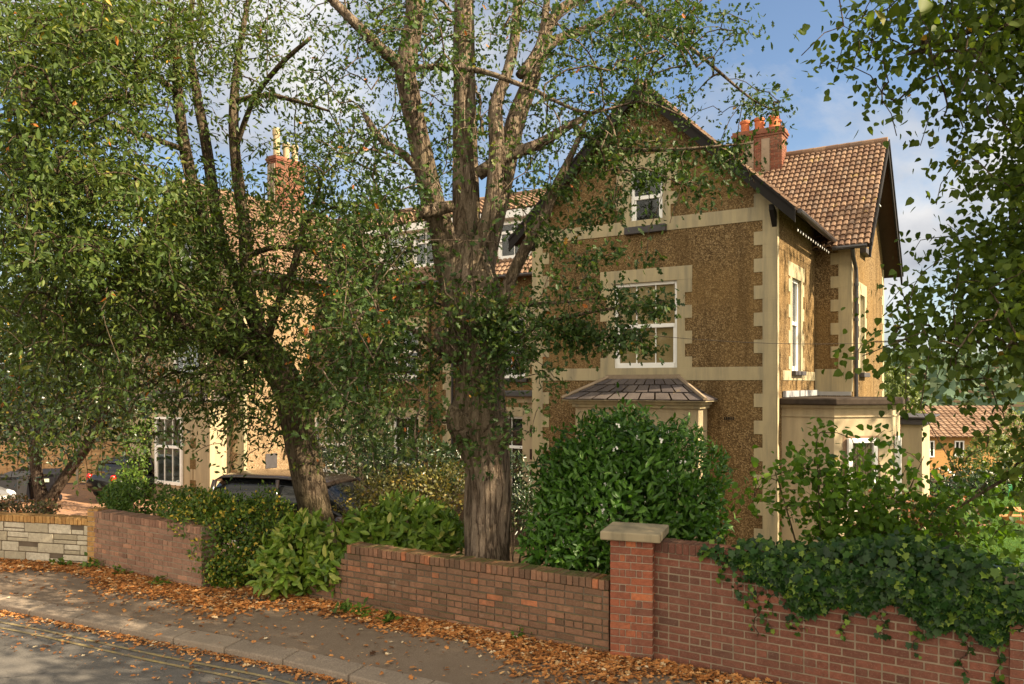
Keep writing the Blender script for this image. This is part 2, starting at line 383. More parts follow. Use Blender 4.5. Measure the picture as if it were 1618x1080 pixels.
# =================================================================== THE HOUSE
house = thing('villa', H(3.1, 0, -.9), 'large Victorian villa of brown pebbledash with cream bands, quoins and tiled gables', 'house')
ZB = -1.5
def wall_part(name, O, ax, n, outer, holes, mat=PEBBLE, reveal=.22, rmat=None):
    """a wall sheet (a along ax, b up) with openings and their reveals"""
    mb = MB(); loops = [[Vector((a, b, 0)) for a, b in outer]]
    for (a0, a1, b0, b1) in holes: loops.append([Vector((a0,b0,0)), Vector((a0,b1,0)), Vector((a1,b1,0)), Vector((a1,b0,0))])
    flat = [p for l in loops for p in l]
    tri = tessellate_polygon(loops)
    mb.add([O + ax*p.x + ZU*p.y for p in flat], [tuple(t) for t in tri])
    w = mb.build(name, mat, house)
    if holes:
        q = -n*reveal
        for (a0, a1, b0, b1) in holes:
            r = MB()
            P = [O+ax*a0+ZU*b0, O+ax*a1+ZU*b0, O+ax*a1+ZU*b1, O+ax*a0+ZU*b1]
            for i in range(4): r.add([P[i], P[(i+1) % 4], P[(i+1) % 4]+q, P[i]+q], [(0,1,2,3)])
            r.build('reveal', rmat or CREAM, w)
    return w
def window(O, ax, n, a0, a1, b0, b1, recess=.10, bars=(1/3., 2/3.), rail=.52, back=DARKROOM, backd=.35, sill=None, curtain=None, fw=.075, label=None, back2=None, brail=None):
    """sash window: frame mesh, with pane, sill and what hangs behind as sub-parts"""
    P = lambda a, b, d: O + ax*a + ZU*b - n*d
    m = MB()
    def bar(x0, x1, y0, y1, d0, d1): m.box(P(x0, y0, d0), ax*(x1-x0), ZU*(y1-y0), -n*(d1-d0))
    d0, d1 = recess, recess+.07
    bar(a0, a0+fw, b0, b1, d0, d1); bar(a1-fw, a1, b0, b1, d0, d1)
    bar(a0+fw, a1-fw, b1-fw, b1, d0, d1); bar(a0+fw, a1-fw, b0, b0+(brail or fw*1.5), d0-.015, d1)
    zr = b0 + (b1-b0)*rail
    if rail < 1:
        bar(a0+fw, a1-fw, zr-.045, zr+.045, d0-.012, d1)
        bar(a0+fw, a0+fw+.045, b0+fw*1.5, zr-.035, d0+.012, d1); bar(a1-fw-.045, a1-fw, b0+fw*1.5, zr-.035, d0+.012, d1)
    for f in bars:
        x = a0+fw+(a1-a0-2*fw)*f
        bar(x-.011, x+.011, b0+fw*1.5, b1-fw, d0+.02, d1-.01)
    w = m.build('window', WHITE, house, bevel=.006)
    if label: w['label'] = label
    g = MB(); g.box(P(a0+.01, b0+.01, d0+.045), ax*(a1-a0-.02), ZU*(b1-b0-.02), -n*.008); g.build('pane', GLASS, w)
    xb = .25 if recess > 0 else -.02
    b = MB(); b.box(P(a0-xb, b0-xb, recess+backd), ax*(a1-a0+2*xb), ZU*(b1-b0+2*xb), -n*.02)
    b.build('backing', back, w)  # with DARKROOM this is a dark sheet in place of room shade
    if curtain:
        for x0, x1 in curtain:
            c = MB(); k = 12; pts = []
            X0, X1 = a0+(a1-a0)*x0, a0+(a1-a0)*x1
            for i in range(k*2+1):
                x = X0+(X1-X0)*i/(2*k); d = recess+.17+.03*(i % 2)
                pts += [P(x, b0+.02, d), P(x, b1-.02, d)]
            c.add(pts, [(2*i, 2*i+2, 2*i+3, 2*i+1) for i in range(2*k)]); c.build('curtain', CURTAIN, w, smooth=True)
    if sill:
        s = MB(); s.box(P(a0-sill[0], b0-sill[1], -sill[2]), ax*(a1-a0+2*sill[0]), ZU*sill[1], -n*(sill[2]+recess)); s.build('sill', sill[3], w, bevel=.01)
    return w
def strip(name, O, ax, n, rects, mat=CREAM, proud=.016):
    runs = []
    for q in rects:                                     # blocks that touch make one course
        hit = [r for r in runs if any(q[0] < p[1]+.002 and q[1] > p[0]-.002 and q[2] < p[3]+.002 and q[3] > p[2]-.002 for p in r)]
        new = [q]+[p for r in hit for p in r]; runs = [r for r in runs if r not in hit]+[new]
    for run in runs:
        m = MB()
        for (a0, a1, b0, b1) in run: m.box(O+ax*a0+ZU*b0+n*proud, ax*(a1-a0), ZU*(b1-b0), -n*(proud+.02))
        m.build(name, mat, house, bevel=.004)
def quoins(a_edge, sgn, z0, z1, zref, wide=.5, narrow=.31, h=.298, skip=()):
    """alternating blocks, butted; sgn +1 grows to larger a"""
    r = []; k = math.floor((z0-zref)/h)
    z = zref + k*h
    while z < z1:
        w = wide if k % 2 == 0 else narrow
        a, b = max(z, z0), min(z+h, z1)
        if b-a > .01:
            if r and abs(r[-1][4]-w) < 1e-6: pass
            x0, x1 = (a_edge, a_edge+sgn*w) if sgn > 0 else (a_edge-w, a_edge)
            r.append((x0, x1, a, b, w))
        z += h; k += 1
    return [q[:4] for q in r]
def tile_roof(name, O, cu, su, length, height, tw, th, mat, parent=None, flat=False):
    cu = Vector(cu).normalized(); su = Vector(su).normalized(); nn = cu.cross(su)
    if nn.z < 0: nn = -nn
    nc = max(1, round(length/tw)); nr = max(1, round(height/th)); tw = length/nc; th = height/nr
    prof = [(0,-.022),(.07,-.02),(.17,.016),(.28,.022),(.64,.022),(.76,.017),(.88,-.02),(.9999,-.022)] if not flat else [(0.0,.0),(.985,.0),(.99,-.012),(.9999,-.012)]
    mb = MB(); mb.uv = []
    k = len(prof)
    for r in range(nr):
        for c in range(nc):
            j = random.uniform(-.004, .006); tilt = random.uniform(-.004, .004)
            vs = []
            for (y, dz) in ((r*th-.012, -.006), (r*th-.012+random.uniform(-.004,.004), .042+j), ((r+1)*th, .002)):
                for (x, hz) in prof: vs.append(O + cu*((c+x)*tw) + su*y + nn*(hz+dz+tilt*x))
            fs = []
            for a in range(2):
                for i in range(k-1): fs.append((a*k+i, a*k+i+1, (a+1)*k+i+1, (a+1)*k+i))
            mb.add(vs, fs, random.random()); mb.uv += [(c, r)]*len(fs)
    o = mb.build(name, mat, parent or house)
    return o
def slate_patch(mb, P00, P10, P11, P01, nc, nr):
    P00, P10, P11, P01 = map(Vector, (P00, P10, P11, P01))
    nn = (P10-P00).cross(P01-P00).normalized()
    if nn.z < 0: nn = -nn
    if mb.uv is None: mb.uv = []
    S = lambda u, v: (P00*(1-u)+P10*u)*(1-v)+(P01*(1-u)+P11*u)*v
    for r in range(nr):
        off = .5*(r % 2)
        edges = [0] + [(c+off)/nc for c in range(0 if off else 1, nc)] + [1]
        for c in range(len(edges)-1):
            u0, u1 = edges[c], edges[c+1]-.012
            v0, v1 = r/nr, min(1, (r+1)/nr+.02); j = random.uniform(0, .012)
            a, b, cc, d = S(u0, v0)+nn*(.028+j), S(u1, v0)+nn*(.028+random.uniform(0,.012)), S(u1, v1)+nn*.008, S(u0, v1)+nn*.008
            mb.add([a, b, cc, d, a-nn*.03, b-nn*.03], [(0,1,2,3), (4,5,1,0)], random.random()); mb.uv += [(c+nc*7, r)]*2

nf, ns = -V, -U                                         # outward normals: front and side
# ---- the two front gables
GW = 6.19; APX = GW/2; ZE = 6.80; ZA = 9.72; SL = (ZA-ZE)/APX
def front_gable(t0, holes, side_holes_right, depth):
    O = H(t0, 0, 0); pm_ = PEBBLE if t0 < 5 else PEBBLE2
    wall_part('wall', O, U, nf, [(0,ZB),(GW,ZB),(GW,ZE),(APX,ZA),(0,ZE)], holes, pm_)
    wall_part('wall', O, V, ns, [(0,ZB),(depth,ZB),(depth,ZE),(0,ZE)], side_holes_right, pm_)
    wall_part('wall', H(t0+GW, 0, 0), V, U, [(0,ZB),(depth,ZB),(depth,ZE),(0,ZE)], [])
    # quoins wrap the corners and bands run between them
    zr = 5.86
    strip('quoin_course', O, U, nf, quoins(0, 1, ZB, 2.88, zr) + quoins(0, 1, 3.18, 6.40, zr) + [(0,.5,6.71,ZE+.2)])
    strip('quoin_course', O, U, nf, quoins(GW, -1, ZB, 2.88, zr) + quoins(GW, -1, 3.18, 6.40, zr) + [(GW-.5,GW,6.71,ZE+.2)])
    strip('quoin_course', O, V, ns, [(-.016, .11, ZB, ZE)])
    strip('band', O, U, nf, [(0,GW,6.40,6.71)])
    strip('band', O, U, nf, [(0,GW,2.88,3.18)])
    # roof: two tiled slopes, soffit slabs, black bargeboards
    dS = -.38; L = 7.1-dS
    for sg in (0, 1):
        e = -.47 if sg == 0 else GW+.47
        ze = ZE-.47*SL+.13
        su = (H(t0+APX, 0, ZA+.13)-H(t0+e, 0, ze)).normalized(); hl = (H(t0+APX, 0, ZA+.13)-H(t0+e, 0, ze)).length
        rf = tile_roof('roof', H(t0+e, dS, ze+.04), V, su, L, hl, .19, .225, TILE if t0 < 5 else TILE2)
        s = MB(); nn = su.cross(V); nn = nn if nn.z > 0 else -nn
        s.box(H(t0+e, dS+.03, ze)-nn*.07, V*(L-.03), su*hl, nn*.06); s.build('soffit', DARKWOOD, rf)
        b = MB(); b.box(H(t0+e, dS-.03, ze)-ZU*.28, V*.045, su*(hl+.02), ZU*.31)
        b.box(H(t0+e, dS-.06, ze)-ZU*.02, V*.03, su*(hl+.02), ZU*.07)
        b.build('bargeboard', BLACK, rf)
        g = MB()
        pts = [H(t0+e-.06*(1 if sg == 0 else -1), dS+.1+i*(3.9-dS)/12, ze-.02-.004*i) for i in range(13)]
        g.tube(pts, .055, 8); g.build('gutter', GUTTER, rf)
        bk = MB(); bk.prism([H(t0+e*(1 if sg == 0 else 1)+(.47 if sg == 0 else -.47), 0, ze+.05), H(t0+e+(.47 if sg == 0 else -.47), -.30, ze+.18), H(t0+e+(.47 if sg == 0 else -.47), -.30, ze+.06), H(t0+e+(.47 if sg == 0 else -.47), 0, ze-.28)], U*(.1 if sg == 0 else -.1))
        bk.build('bracket', BLACK, rf)
    rd = MB(); k = int(L/.33)
    for i in range(k):
        rd.tube([H(t0+APX, dS+i*.33, ZA+.14), H(t0+APX, dS+i*.33+.325, ZA+.15)], [.105, .115], 10, tint=random.random())
    rd.uv = [(i // 12, 0) for i in range(len(rd.f))]; rd.build('ridge_tile', TILE if t0 < 5 else TILE2, house)
def gable_window(t0, a0, a1, z0, z1, **k): return window(H(t0,0,0), U, nf, a0, a1, z0, z1, **k)

W1 = (2.275, 3.885, 3.05, 5.22); W2 = (2.632, 3.452, 6.55, 7.91)
SW = (1.36, 2.30, 3.10, 5.28)                           # tall side window
front_gable(0, [W1, W2], [SW], 3.98)
gable_window(0, *W1, recess=.05, back=TANROOM, backd=.075, brail=.25, label='first floor sash window with a tan blind and curtains')
gable_window(0, *W2, recess=.06, bars=(), back=DARKROOM, sill=(.11, .17, .13, SILL), label='attic sash window with dark glass and a slate sill')
strip('window_surround', H(0,0,0), U, nf, [(1.91,4.25,5.22,5.54)] + quoins(2.275,-1,3.18,5.22,4.92,.36,.19) + quoins(3.885,1,3.18,5.22,4.92,.36,.19))
strip('window_surround', H(0,0,0), U, nf, [(2.43,3.66,7.91,8.25)] + quoins(2.632,-1,6.71,7.91,7.6,.36,.20) + quoins(3.452,1,6.71,7.91,7.6,.36,.20))
strip('window_surround', H(0,0,0), V, ns, [(1.00,2.66,5.28,5.62),(.5,3.98,2.88,3.10)] + quoins(1.36,-1,3.10,5.28,4.92,.34,.18) + quoins(2.30,1,3.10,5.28,4.92,.34,.18))
window(H(0,0,0), V, ns, *SW, recess=.06, bars=(.5,), back=DARKROOM, curtain=[(.0,.4)], sill=(.08,.10,.12,SILL))
for (a, z) in ((4.85, 5.20), (1.05, 2.02)):
    mbx = MB()
    for i in range(6): mbx.box(H(a-.11+i*.04, -.012, z-.035), U*.022, V*.03, ZU*.07)
    mbx.build('air_brick', BLACK, house)
# ---- left gable, same house pair
TL = 17.3
front_gable(TL, [(2.3,3.9,3.05,5.22), (2.68,3.5,6.55,7.91)], [], 3.98)
gable_window(TL, 2.3, 3.9, 3.05, 5.22, back=DARKROOM)
gable_window(TL, 2.68, 3.5, 6.55, 7.91, bars=(.5,), sill=(.11, .17, .13, SILL))
strip('window_surround', H(TL,0,0), U, nf, [(1.94,4.26,5.22,5.54)] + quoins(2.3,-1,3.18,5.22,4.92,.36,.19) + quoins(3.9,1,3.18,5.22,4.92,.36,.19))
# ---- main range between the gables and the cross wing to the right
SM = 3.98; TW = -.88
MW = [(8.8,9.95,2.98,4.95),(8.8,9.95,-.85,1.75),(13.1,14.3,2.98,4.80),(13.1,14.3,-.05,1.65)]
wall_part('wall', H(0,SM,0), U, nf, [(GW,ZB),(TL,ZB),(TL,6.35),(GW,6.35)], MW)
O = H(0,SM,0)
window(O, U, nf, *MW[0], bars=(.5,), back=DARKROOM, sill=(.12,.12,.12,SILL))
window(O, U, nf, *MW[1], bars=(.5,), rail=.62, back=DARKROOM)
window(O, U, nf, *MW[2], bars=(.5,), back=DARKROOM, backd=.8, curtain=[(0,.25)], sill=(.12,.12,.12,SILL))
window(O, U, nf, *MW[3], bars=(.5,), back=DARKROOM, backd=.8, sill=(.12,.10,.10,SILL))
strip('window_surround', O, U, nf, [(8.5,10.3,4.95,5.25)] + quoins(8.8,-1,2.98,4.95,4.6,.34,.18) + quoins(9.95,1,2.98,4.95,4.6,.34,.18))
strip('window_surround', O, U, nf, [(8.5,10.3,1.75,2.05)] + quoins(8.8,-1,-.85,1.75,1.4,.34,.18) + quoins(9.95,1,-.85,1.75,1.4,.34,.18))
strip('window_surround', O, U, nf, [(12.75,14.65,4.80,5.1)] + quoins(13.1,-1,2.98,4.80,4.6,.34,.18) + quoins(14.3,1,2.98,4.80,4.6,.34,.18))
strip('window_surround', O, U, nf, [(12.75,14.65,1.65,1.95)] + quoins(13.1,-1,-.05,1.65,1.4,.34,.18) + quoins(14.3,1,-.05,1.65,1.4,.34,.18))
strip('quoin_course', O, U, nf, quoins(11.72,1,ZB,6.2,1.4,.34,.2))
wall_part('wall', O, U, nf, [(TW,ZB),(0,ZB),(0,6.55),(TW,6.55)], [])
strip('quoin_course', O, U, nf, quoins(TW,1,3.18,6.40,5.86,.5,.31,.30) + [(TW,0,2.60,3.18),(TW,TW+.5,6.40,6.5)])
GD = 6.0; OW = H(TW, SM, 0)
CWIN = [(1.30,2.10,3.10,5.20),(1.45,2.15,6.45,7.55)]
wall_part('wall', OW, V, ns, [(0,ZB),(GD,ZB),(GD,6.55),(GD/2,9.6),(0,6.55)], CWIN)
window(OW, V, ns, *CWIN[0], bars=(.5,), back=DARKROOM, sill=(.1,.12,.14,SILL)); window(OW, V, ns, *CWIN[1], bars=(.5,), back=DARKROOM, sill=(.12,.14,.16,SILL))
strip('window_surround', OW, V, ns, [(.95,2.45,5.20,5.52)] + quoins(1.3,-1,3.10,5.20,4.92,.34,.18) + quoins(2.1,1,3.10,5.20,4.92,.34,.18))
strip('quoin_course', OW, V, ns, [(-.016,.16,2.6,6.5)]); strip('quoin_course', OW, V, ns, quoins(GD,-1,ZB,6.4,5.86,.45,.28))
wall_part('wall', H(TL+GW, SM, 0), V, U, [(0,ZB),(GD,ZB),(GD,6.55),(GD/2,9.6),(0,6.55)], [])
wall_part('wall', H(TW, SM+GD, 0), U, V, [(0,ZB),(TL+GW-TW,ZB),(TL+GW-TW,6.55),(0,6.55)], [])
ZR = 9.64; SR = SM+GD/2; E0 = SM-.38; ZE2 = 6.24; TE = -1.36
su = (H(0,SR,ZR)-H(0,E0,ZE2)).normalized(); hl = (H(0,SR,ZR)-H(0,E0,ZE2)).length
su2 = (H(0,SR,ZR)-H(0,2*SR-E0,ZE2)).normalized()
rf = tile_roof('roof', H(TE, E0, ZE2+.03), U, su, 4.6, hl, .15, .222, TILE)
tile_roof('roof', H(TE, 2*SR-E0, ZE2+.03), U, su2, 26.2, hl, .33, .33, TILE)
tile_roof('roof', H(GW-.6, E0, ZE2+.02), U, su, TL-GW+1.3, hl, .19, .225, TILE2)
nn = U.cross(su); nn = nn if nn.z > 0 else -nn
s = MB(); s.box(H(TE+.03, E0, ZE2)-nn*.07, U*(TL+GW+1.5), su*hl, nn*.06)
n2 = U.cross(su2); n2 = n2 if n2.z > 0 else -n2
s.box(H(TE+.03, 2*SR-E0, ZE2)-n2*.07, U*(TL+GW+1.5), su2*hl, n2*.06); s.build('soffit', DARKWOOD, rf)
b = MB(); b.box(H(TE-.03, E0, ZE2)-ZU*.30, U*.05, su*hl, ZU*.33); b.box(H(TE-.03, 2*SR-E0, ZE2)-ZU*.30, U*.05, su2*hl, ZU*.33)
b.box(H(TE-.06, E0, ZE2)-ZU*.03, U*.03, su*hl, ZU*.10); b.box(H(TE-.06, 2*SR-E0, ZE2)-ZU*.03, U*.03, su2*hl, ZU*.10)
b.build('bargeboard', BLACK, rf)
tk = MB(); tk.box(H(TE-.07, E0+1.2, ZE2+1.2), U*.03, V*.28, ZU*.03); tk.build('bracket', WHITE, rf)
g = MB(); g.tube([H(TE+.05, E0-.06, ZE2-.02), H(-.5, E0-.06, ZE2-.03)], .055, 8); g.build('gutter', GUTTER, rf)
g = MB(); g.tube([H(GW+.3, E0-.06, ZE2-.02), H(TL-.3, E0-.06, ZE2-.05)], .055, 8); g.build('gutter', GUTTER, rf)
rd = MB()
for i in range(76):
    rd.tube([H(TE+i*.33, SR, ZR+.03), H(TE+i*.33+.325, SR, ZR+.035)], [.115, .105], 10)
rd.uv = [(i // 12, 1) for i in range(len(rd.f))]; rd.build('ridge_tile', TILE, house)
# dormer range on the main roof
DT0, DT1, DS = 8.1, 15.4, 4.28
d = MB(); d.hb(DT0, DT1, DS, DS+2.2, 6.7, 8.30); dm = d.build('dormer', plain('dormer_board', (.62,.58,.50), .5), house)
d = MB(); d.hb(DT0-.25, DT1+.25, DS-.30, DS-.26, 8.16, 8.40); d.hb(DT0-.25, DT1+.25, DS-.26, DS+.1, 8.16, 8.20); d.build('fascia', WHITE, dm)
sd = (H(0,SR,ZR)-H(0,DS-.32,8.42)).normalized()
tile_roof('roof', H(DT0-.3, DS-.32, 8.42), U, sd, DT1-DT0+.6, (H(0,SR,ZR)-H(0,DS-.32,8.42)).length, .19, .225, TILE2, dm)
for (a0, a1) in ((8.75,9.95),(10.3,11.4),(12.45,13.5),(13.8,14.9)):
    window(H(0,DS,0), U, nf, a0, a1, 6.86, 8.06, recess=-.08, bars=(.5,), rail=.72, back=DARKROOM, backd=.055)
CHIMR = plain('grey_chimney_render', (.24,.19,.14), .9, .1, vary=.35)
def chimney(t0, t1, s0, s1, z0, z1, pots, label, pots_mat=ORANGE_POT, ph=.42):
    m = MB(); h = .075; z = z0; k = 0
    m2 = MB(); m2.hb(t0+.012, t1-.012, s0+.012, s1-.012, z0, z1)
    while z < z1-.26:
        for (pa, pb, d0, d1, side) in ((t0, t1, s0, s0+.1, 0), (t0, t1, s1-.1, s1, 0), (s0+.1, s1-.1, t0, t0+.1, 1), (s0+.1, s1-.1, t1-.1, t1, 1)):
            x = pa - (.11 if k % 2 else 0)
            while x < pb:
                a, b_ = max(x, pa), min(x+.215, pb)
                if b_-a > .02:
                    if side == 0: m.hb(a+.004, b_-.004, d0, d1, z, z+.066, random.random())
                    else: m.hb(d0, d1, a+.004, b_-.004, z, z+.066, random.random())
                x += .225
        z += h; k += 1
    for i, (e, dz) in enumerate(((.03, .075), (.06, .075), (.03, .09))):
        m.hb(t0-e, t1+e, s0-e, s1+e, z, z+dz-.006, .3+.2*i); z += dz
    c = m.build('chimney', BR_CHIM, house); c['label'] = label
    m2.build('mortar', MORT_W, c)
    p = MB(); n = len(pots) if isinstance(pots, list) else pots
    for q in (pots if isinstance(pots, list) else []):
        pm = MB(); pm.lathe(H(q[0], q[1], z-.01), [(.15,0),(.155,.05),(.125,.07),(.13,q[2]*.72),(.155,q[2]*.76),(.16,q[2]*.92),(.13,q[2]),(.10,q[2]),(.10,q[2]-.12)], 18); pm.build('chimney_pot', pots_mat, c, smooth=False)
    for q in (.33, .66):
        f = MB(); f.hb(t0+(t1-t0)*q-.12, t0+(t1-t0)*q+.12, s0-.035, s0, z0, z1-.3); f.build('pilaster', CHIMR, c)
chimney(1.42, 2.86, SR-.55, SR+.05, 9.0, 10.42, [(1.72,SR-.35,.40),(2.14,SR-.35,.40),(2.56,SR-.35,.38),(1.72,SR-.05,.36),(2.2,SR-.05,.36)], 'brick chimney stack with orange pots on the right ridge')
chimney(20.15, 20.65, 3.9, 5.4, 9.3, 11.75, [(20.4,4.15,1.15),(20.4,4.65,.7),(20.4,5.1,.7)], 'brick chimney stack with a tall buff pot on the left gable', BUFF_POT)
# ---- front bay with the hipped slate roof
def bay(t0, t1, p, ztop, zroof, tr0, tr1, mat, tiles=True):
    m = MB(); m.hb(t0, t1, -p, .02, ZB, ztop-.16); b = m.build('bay', mat, house, bevel=.01)
    c = MB(); c.hb(t0-.06, t1+.06, -p-.06, .0, ztop-.16, ztop-.08); c.hb(t0-.12, t1+.12, -p-.12, .0, ztop-.08, ztop); c.build('cornice', CREAM, b, bevel=.012)
    if tiles:
        r = MB(); e = .24
        P = [H(t0-e,-p-e,ztop+.02), H(t1+e,-p-e,ztop+.02), H(tr1,-.02,zroof), H(tr0,-.02,zroof)]
        slate_patch(r, P[0], P[1], P[2], P[3], 9, 3)
        slate_patch(r, H(t0-e,0,ztop+.02), P[0], P[3], H(tr0,0,zroof), 3, 3)
        slate_patch(r, P[1], H(t1+e,0,ztop+.02), H(tr1,0,zroof), P[2], 3, 3)
        rf_ = r.build('roof', SLATE, b)
        hp = MB()
        for a, q in ((P[0], P[3]), (P[1], P[2])): hp.tube([a+ZU*.04, q+ZU*.03], .05, 6)
        hp.box(H(tr0-.05,-.06,zroof-.01), U*(tr1-tr0+.1), V*.06, ZU*.10); hp.build('hip', MORT_W, rf_)
        us = MB(); us.prism([P[0]-ZU*.015, P[1]-ZU*.015, H(t1+e,0,ztop+.005), H(t0-e,0,ztop+.005)], ZU*.012); us.build('soffit', CREAM, rf_)
    else:
        r = MB(); r.hb(t0-.2, t1+.2, -p-.2, .1, ztop, ztop+.14); r.build('roof', SILL, b)
    return b
b1 = bay(1.56, 4.63, .60, 2.40, 2.93, 2.24, 4.02, BAYCREAM)
O1 = H(0,-.60,0)
bw = MB()
for (a0, a1) in ((1.62,1.72),(4.45,4.6)): bw.box(O1+U*a0+ZU*-.9+nf*.012, U*(a1-a0), ZU*3.0, V*.02)
bw.build('pilaster', CREAM, b1)
for z in (-.3,.35,1.0,1.65):
    q = MB(); q.box(O1+U*4.28+ZU*z+nf*.008, U*.16, ZU*.3, V*.02); q.build('panel', PEBBLE, b1)
def solid_window(O, a0, a1, z0, z1, ax=U, n=nf, **k):
    return window(O, ax, n, a0, a1, z0, z1, recess=-.08, backd=.055, **k)
solid_window(O1, 2.2, 3.95, -.4, 1.75, bars=(1/3.,2/3.), back=CURT_G)
b2 = bay(18.0, 22.4, .80, 2.17, 2.6, 18.8, 21.6, BAYCREAM, tiles=True)
O2 = H(0,-.80,0)
solid_window(O2, 19.37, 20.85, -.64, 1.66, back=CURT_G, bars=(1/3.,2/3.), rail=.56)
for a in (18.72, 21.35):
    q = MB()
    for z in (-.75,-.05,.65): q.box(O2+U*a+ZU*z+nf*.008, U*.30, ZU*.33, V*.02)
    q.box(O2+U*(a+.13)+ZU*-.7+nf*.006, U*.03, ZU*2.0, V*.02)
    q.build('panel', PEBBLE, b2)
sw = MB(); sw.box(H(17.3,0.9,-.1)+ns*.02, V*.5, ZU*.5, -ns*.05); sw.build('panel', SILL, house)
# ---- porch between gable and main range, lean-to on the far side
pm = MB(); pm.hb(6.2, 6.74, .40, .75, ZB, 2.30); pr = pm.build('porch', BAYCREAM, house, bevel=.01)
for z in (-.85,-.3,.25,.8,1.4):
    pm = MB(); pm.box(H(6.43,.385,z), U*.07, V*.03, ZU*.27); pm.build('panel', DARKWOOD, pr)
pm = MB(); pm.hb(6.19, 7.25, .15, SM, 2.45, 2.62); pm.build('canopy', GUTTER, pr, bevel=.03)
pm = MB(); pm.hb(6.19, 7.15, .3, SM, 2.30, 2.449); pm.build('lintel', BAYCREAM, pr)
lm = MB(); lm.hb(14.7, 17.29, 2.5, SM, ZB, 2.25); ln = lm.build('lean_to', BAYCREAM, house, bevel=.01)
r = MB(); slate_patch(r, H(14.5,2.25,2.3), H(17.29,2.25,2.3), H(17.29,SM,2.95), H(14.5,SM,2.95), 9, 4); r.build('roof', SLATE, ln)
g = MB(); g.tube([H(14.45,2.2,2.27), H(17.29,2.2,2.25)], .055, 8); g.build('gutter', GUTTER, ln)
solid_window(H(0,2.5,0), 15.1, 16.5, -.3, 1.6, back=CURT_G)
for (t, mt) in ((12.55, DARKWOOD), (11.6, GUTTER), (7.6, GUTTER)):
    d = MB(); d.tube([H(t, SM-.09, 6.15), H(t, SM-.09, ZB)], .045, 8)
    for z in (.5, 2.7, 4.8): d.tube([H(t, SM-.09, z), H(t, SM-.09, z+.06)], .058, 8)
    d.build('downpipe', mt, house)
d = MB(); d.tube([H(TW-.09, E0-.05, 6.16), H(TW-.09, E0+.05, 6.0), H(TW-.09, SM+.10, 5.75), H(TW-.09, SM+.16, 5.5), H(TW-.09, SM+.16, 2.3)], .05, 8)
for z in (3.1, 4.4, 5.3): d.tube([H(TW-.09, SM+.16, z), H(TW-.09, SM+.16, z+.07)], .065, 8)
d.build('downpipe', GUTTER, house)
# ---- canted side bay with the flat roof
c0 = H(0,.41,0); c1 = c0-U*1.10; dg = ((V-U).normalized()); c2 = c1+dg*1.43; c3 = c2+V*1.5; c4 = H(0, SM, 0)
def flatpoly(off): return None
zt = 2.28
wb_ = MB(); wb_.prism([Vector((p.x,p.y,ZB)) for p in (c0,c1,c2,c3,c3+U*1.9)], ZU*(zt-ZB)); sb = wb_.build('bay', BAYCREAM, house)
def off(p, d): return Vector((p.x,p.y,0))+d
ov = .20
poly = [off(c0, -V*ov), off(c1, -V*ov-U*ov*.42), off(c2, -U*ov-V*ov*.42), off(c3, -U*ov+V*.1), off(c3+U*2.0, V*.1), off(c0+U*.0, V*.3)]
r = MB(); r.prism([p+ZU*(zt+.06) for p in poly], ZU*.15); rr = r.build('roof', plain('weathered_felt', (.045,.034,.026), .9, .1, vary=.6, scale=9), sb, bevel=.03)
r = MB(); r.prism([Vector((p.x,p.y,zt))+(p-poly[-1])*0 for p in [off(c0,-V*.08), off(c1,-V*.08-U*.035), off(c2,-U*.08-V*.035), off(c3,-U*.08), off(c3+U*1.9,V*0)]], ZU*.062); r.build('cornice', BAYCREAM, sb)
r = MB(); r.prism([p for p in [off(c0,-V*.03)+ZU*(zt-.2), off(c1,-V*.03-U*.012)+ZU*(zt-.2), off(c2,-U*.03-V*.012)+ZU*(zt-.2), off(c3,-U*.03)+ZU*(zt-.2), off(c3+U*1.8,V*0)+ZU*(zt-.2)]], ZU*.03); r.build('string_course', BAYCREAM, sb)
dn = Vector((dg.y, -dg.x, 0))
def inset_window(O, ax, n, a0, a1, z0, z1):
    # a flat brown plate on the wall and the window mounted before it
    r = MB(); r.box(O+ax*(a0-.09)+ZU*(z0-.05)+n*.004, ax*(a1-a0+.18), ZU*(z1-z0+.1), -n*.01); r.build('reveal', plain('brown_surround', (.20,.13,.08), .8), sb)
    return window(O, ax, n, a0, a1, z0, z1, recess=-.085, rail=1.1, bars=(), back=CURTAIN, backd=.055, fw=.10)
inset_window(Vector((c1.x,c1.y,0)), dg, dn, .30, 1.02, .05, 1.62)
inset_window(Vector((c2.x,c2.y,0)), V, ns, .35, 1.05, .05, 1.62)
lead = MB(); lead.box(H(-.02,.45,2.50), V*3.5, -U*.06, ZU*.14); lead.box(H(-.02,SM-.06,2.50), -U*.86, V*.05, ZU*.10); lead.build('flashing', plain('lead', (.30,.30,.31), .5, .4), sb)
# low extension beyond the bay
ex = MB(); e0 = H(-1.9, 5.0, ZB); ex.box(e0, -U*.50, V*2.2, ZU*(ZB*-1+1.75)); exo = ex.build('extension', BAYCREAM, house)
ex = MB(); ex.box(e0+U*.1-V*.12+ZU*(-ZB+1.75), -U*.72, V*2.5, ZU*.16); ex.box(e0+U*.1-V*.2+ZU*(-ZB+1.912), -U*.85, V*2.6, ZU*.05); ex.build('roof', SILL, exo, bevel=.02)
# icicle lights hang under the right eave
sl = thing('string_lights', H(-.5, 1.9, 6.2), 'row of small white bulbs hung along the right eave', 'string lights')
w = MB(); w.tube([H(-.46, -.2+i*.3, 6.12+.012*(i % 2)) for i in range(14)], .005, 5); w.build('wire', BLACK, sl)
for i in range(14):
    bm_ = MB(); p = H(-.46, -.1+i*.26, 6.08); bm_.lathe(p, [(.005,.03),(.012,.015),(.014,0),(.009,-.02),(.003,-.028)], 8)
    bm_.build('bulb', WHITE, sl, smooth=True)
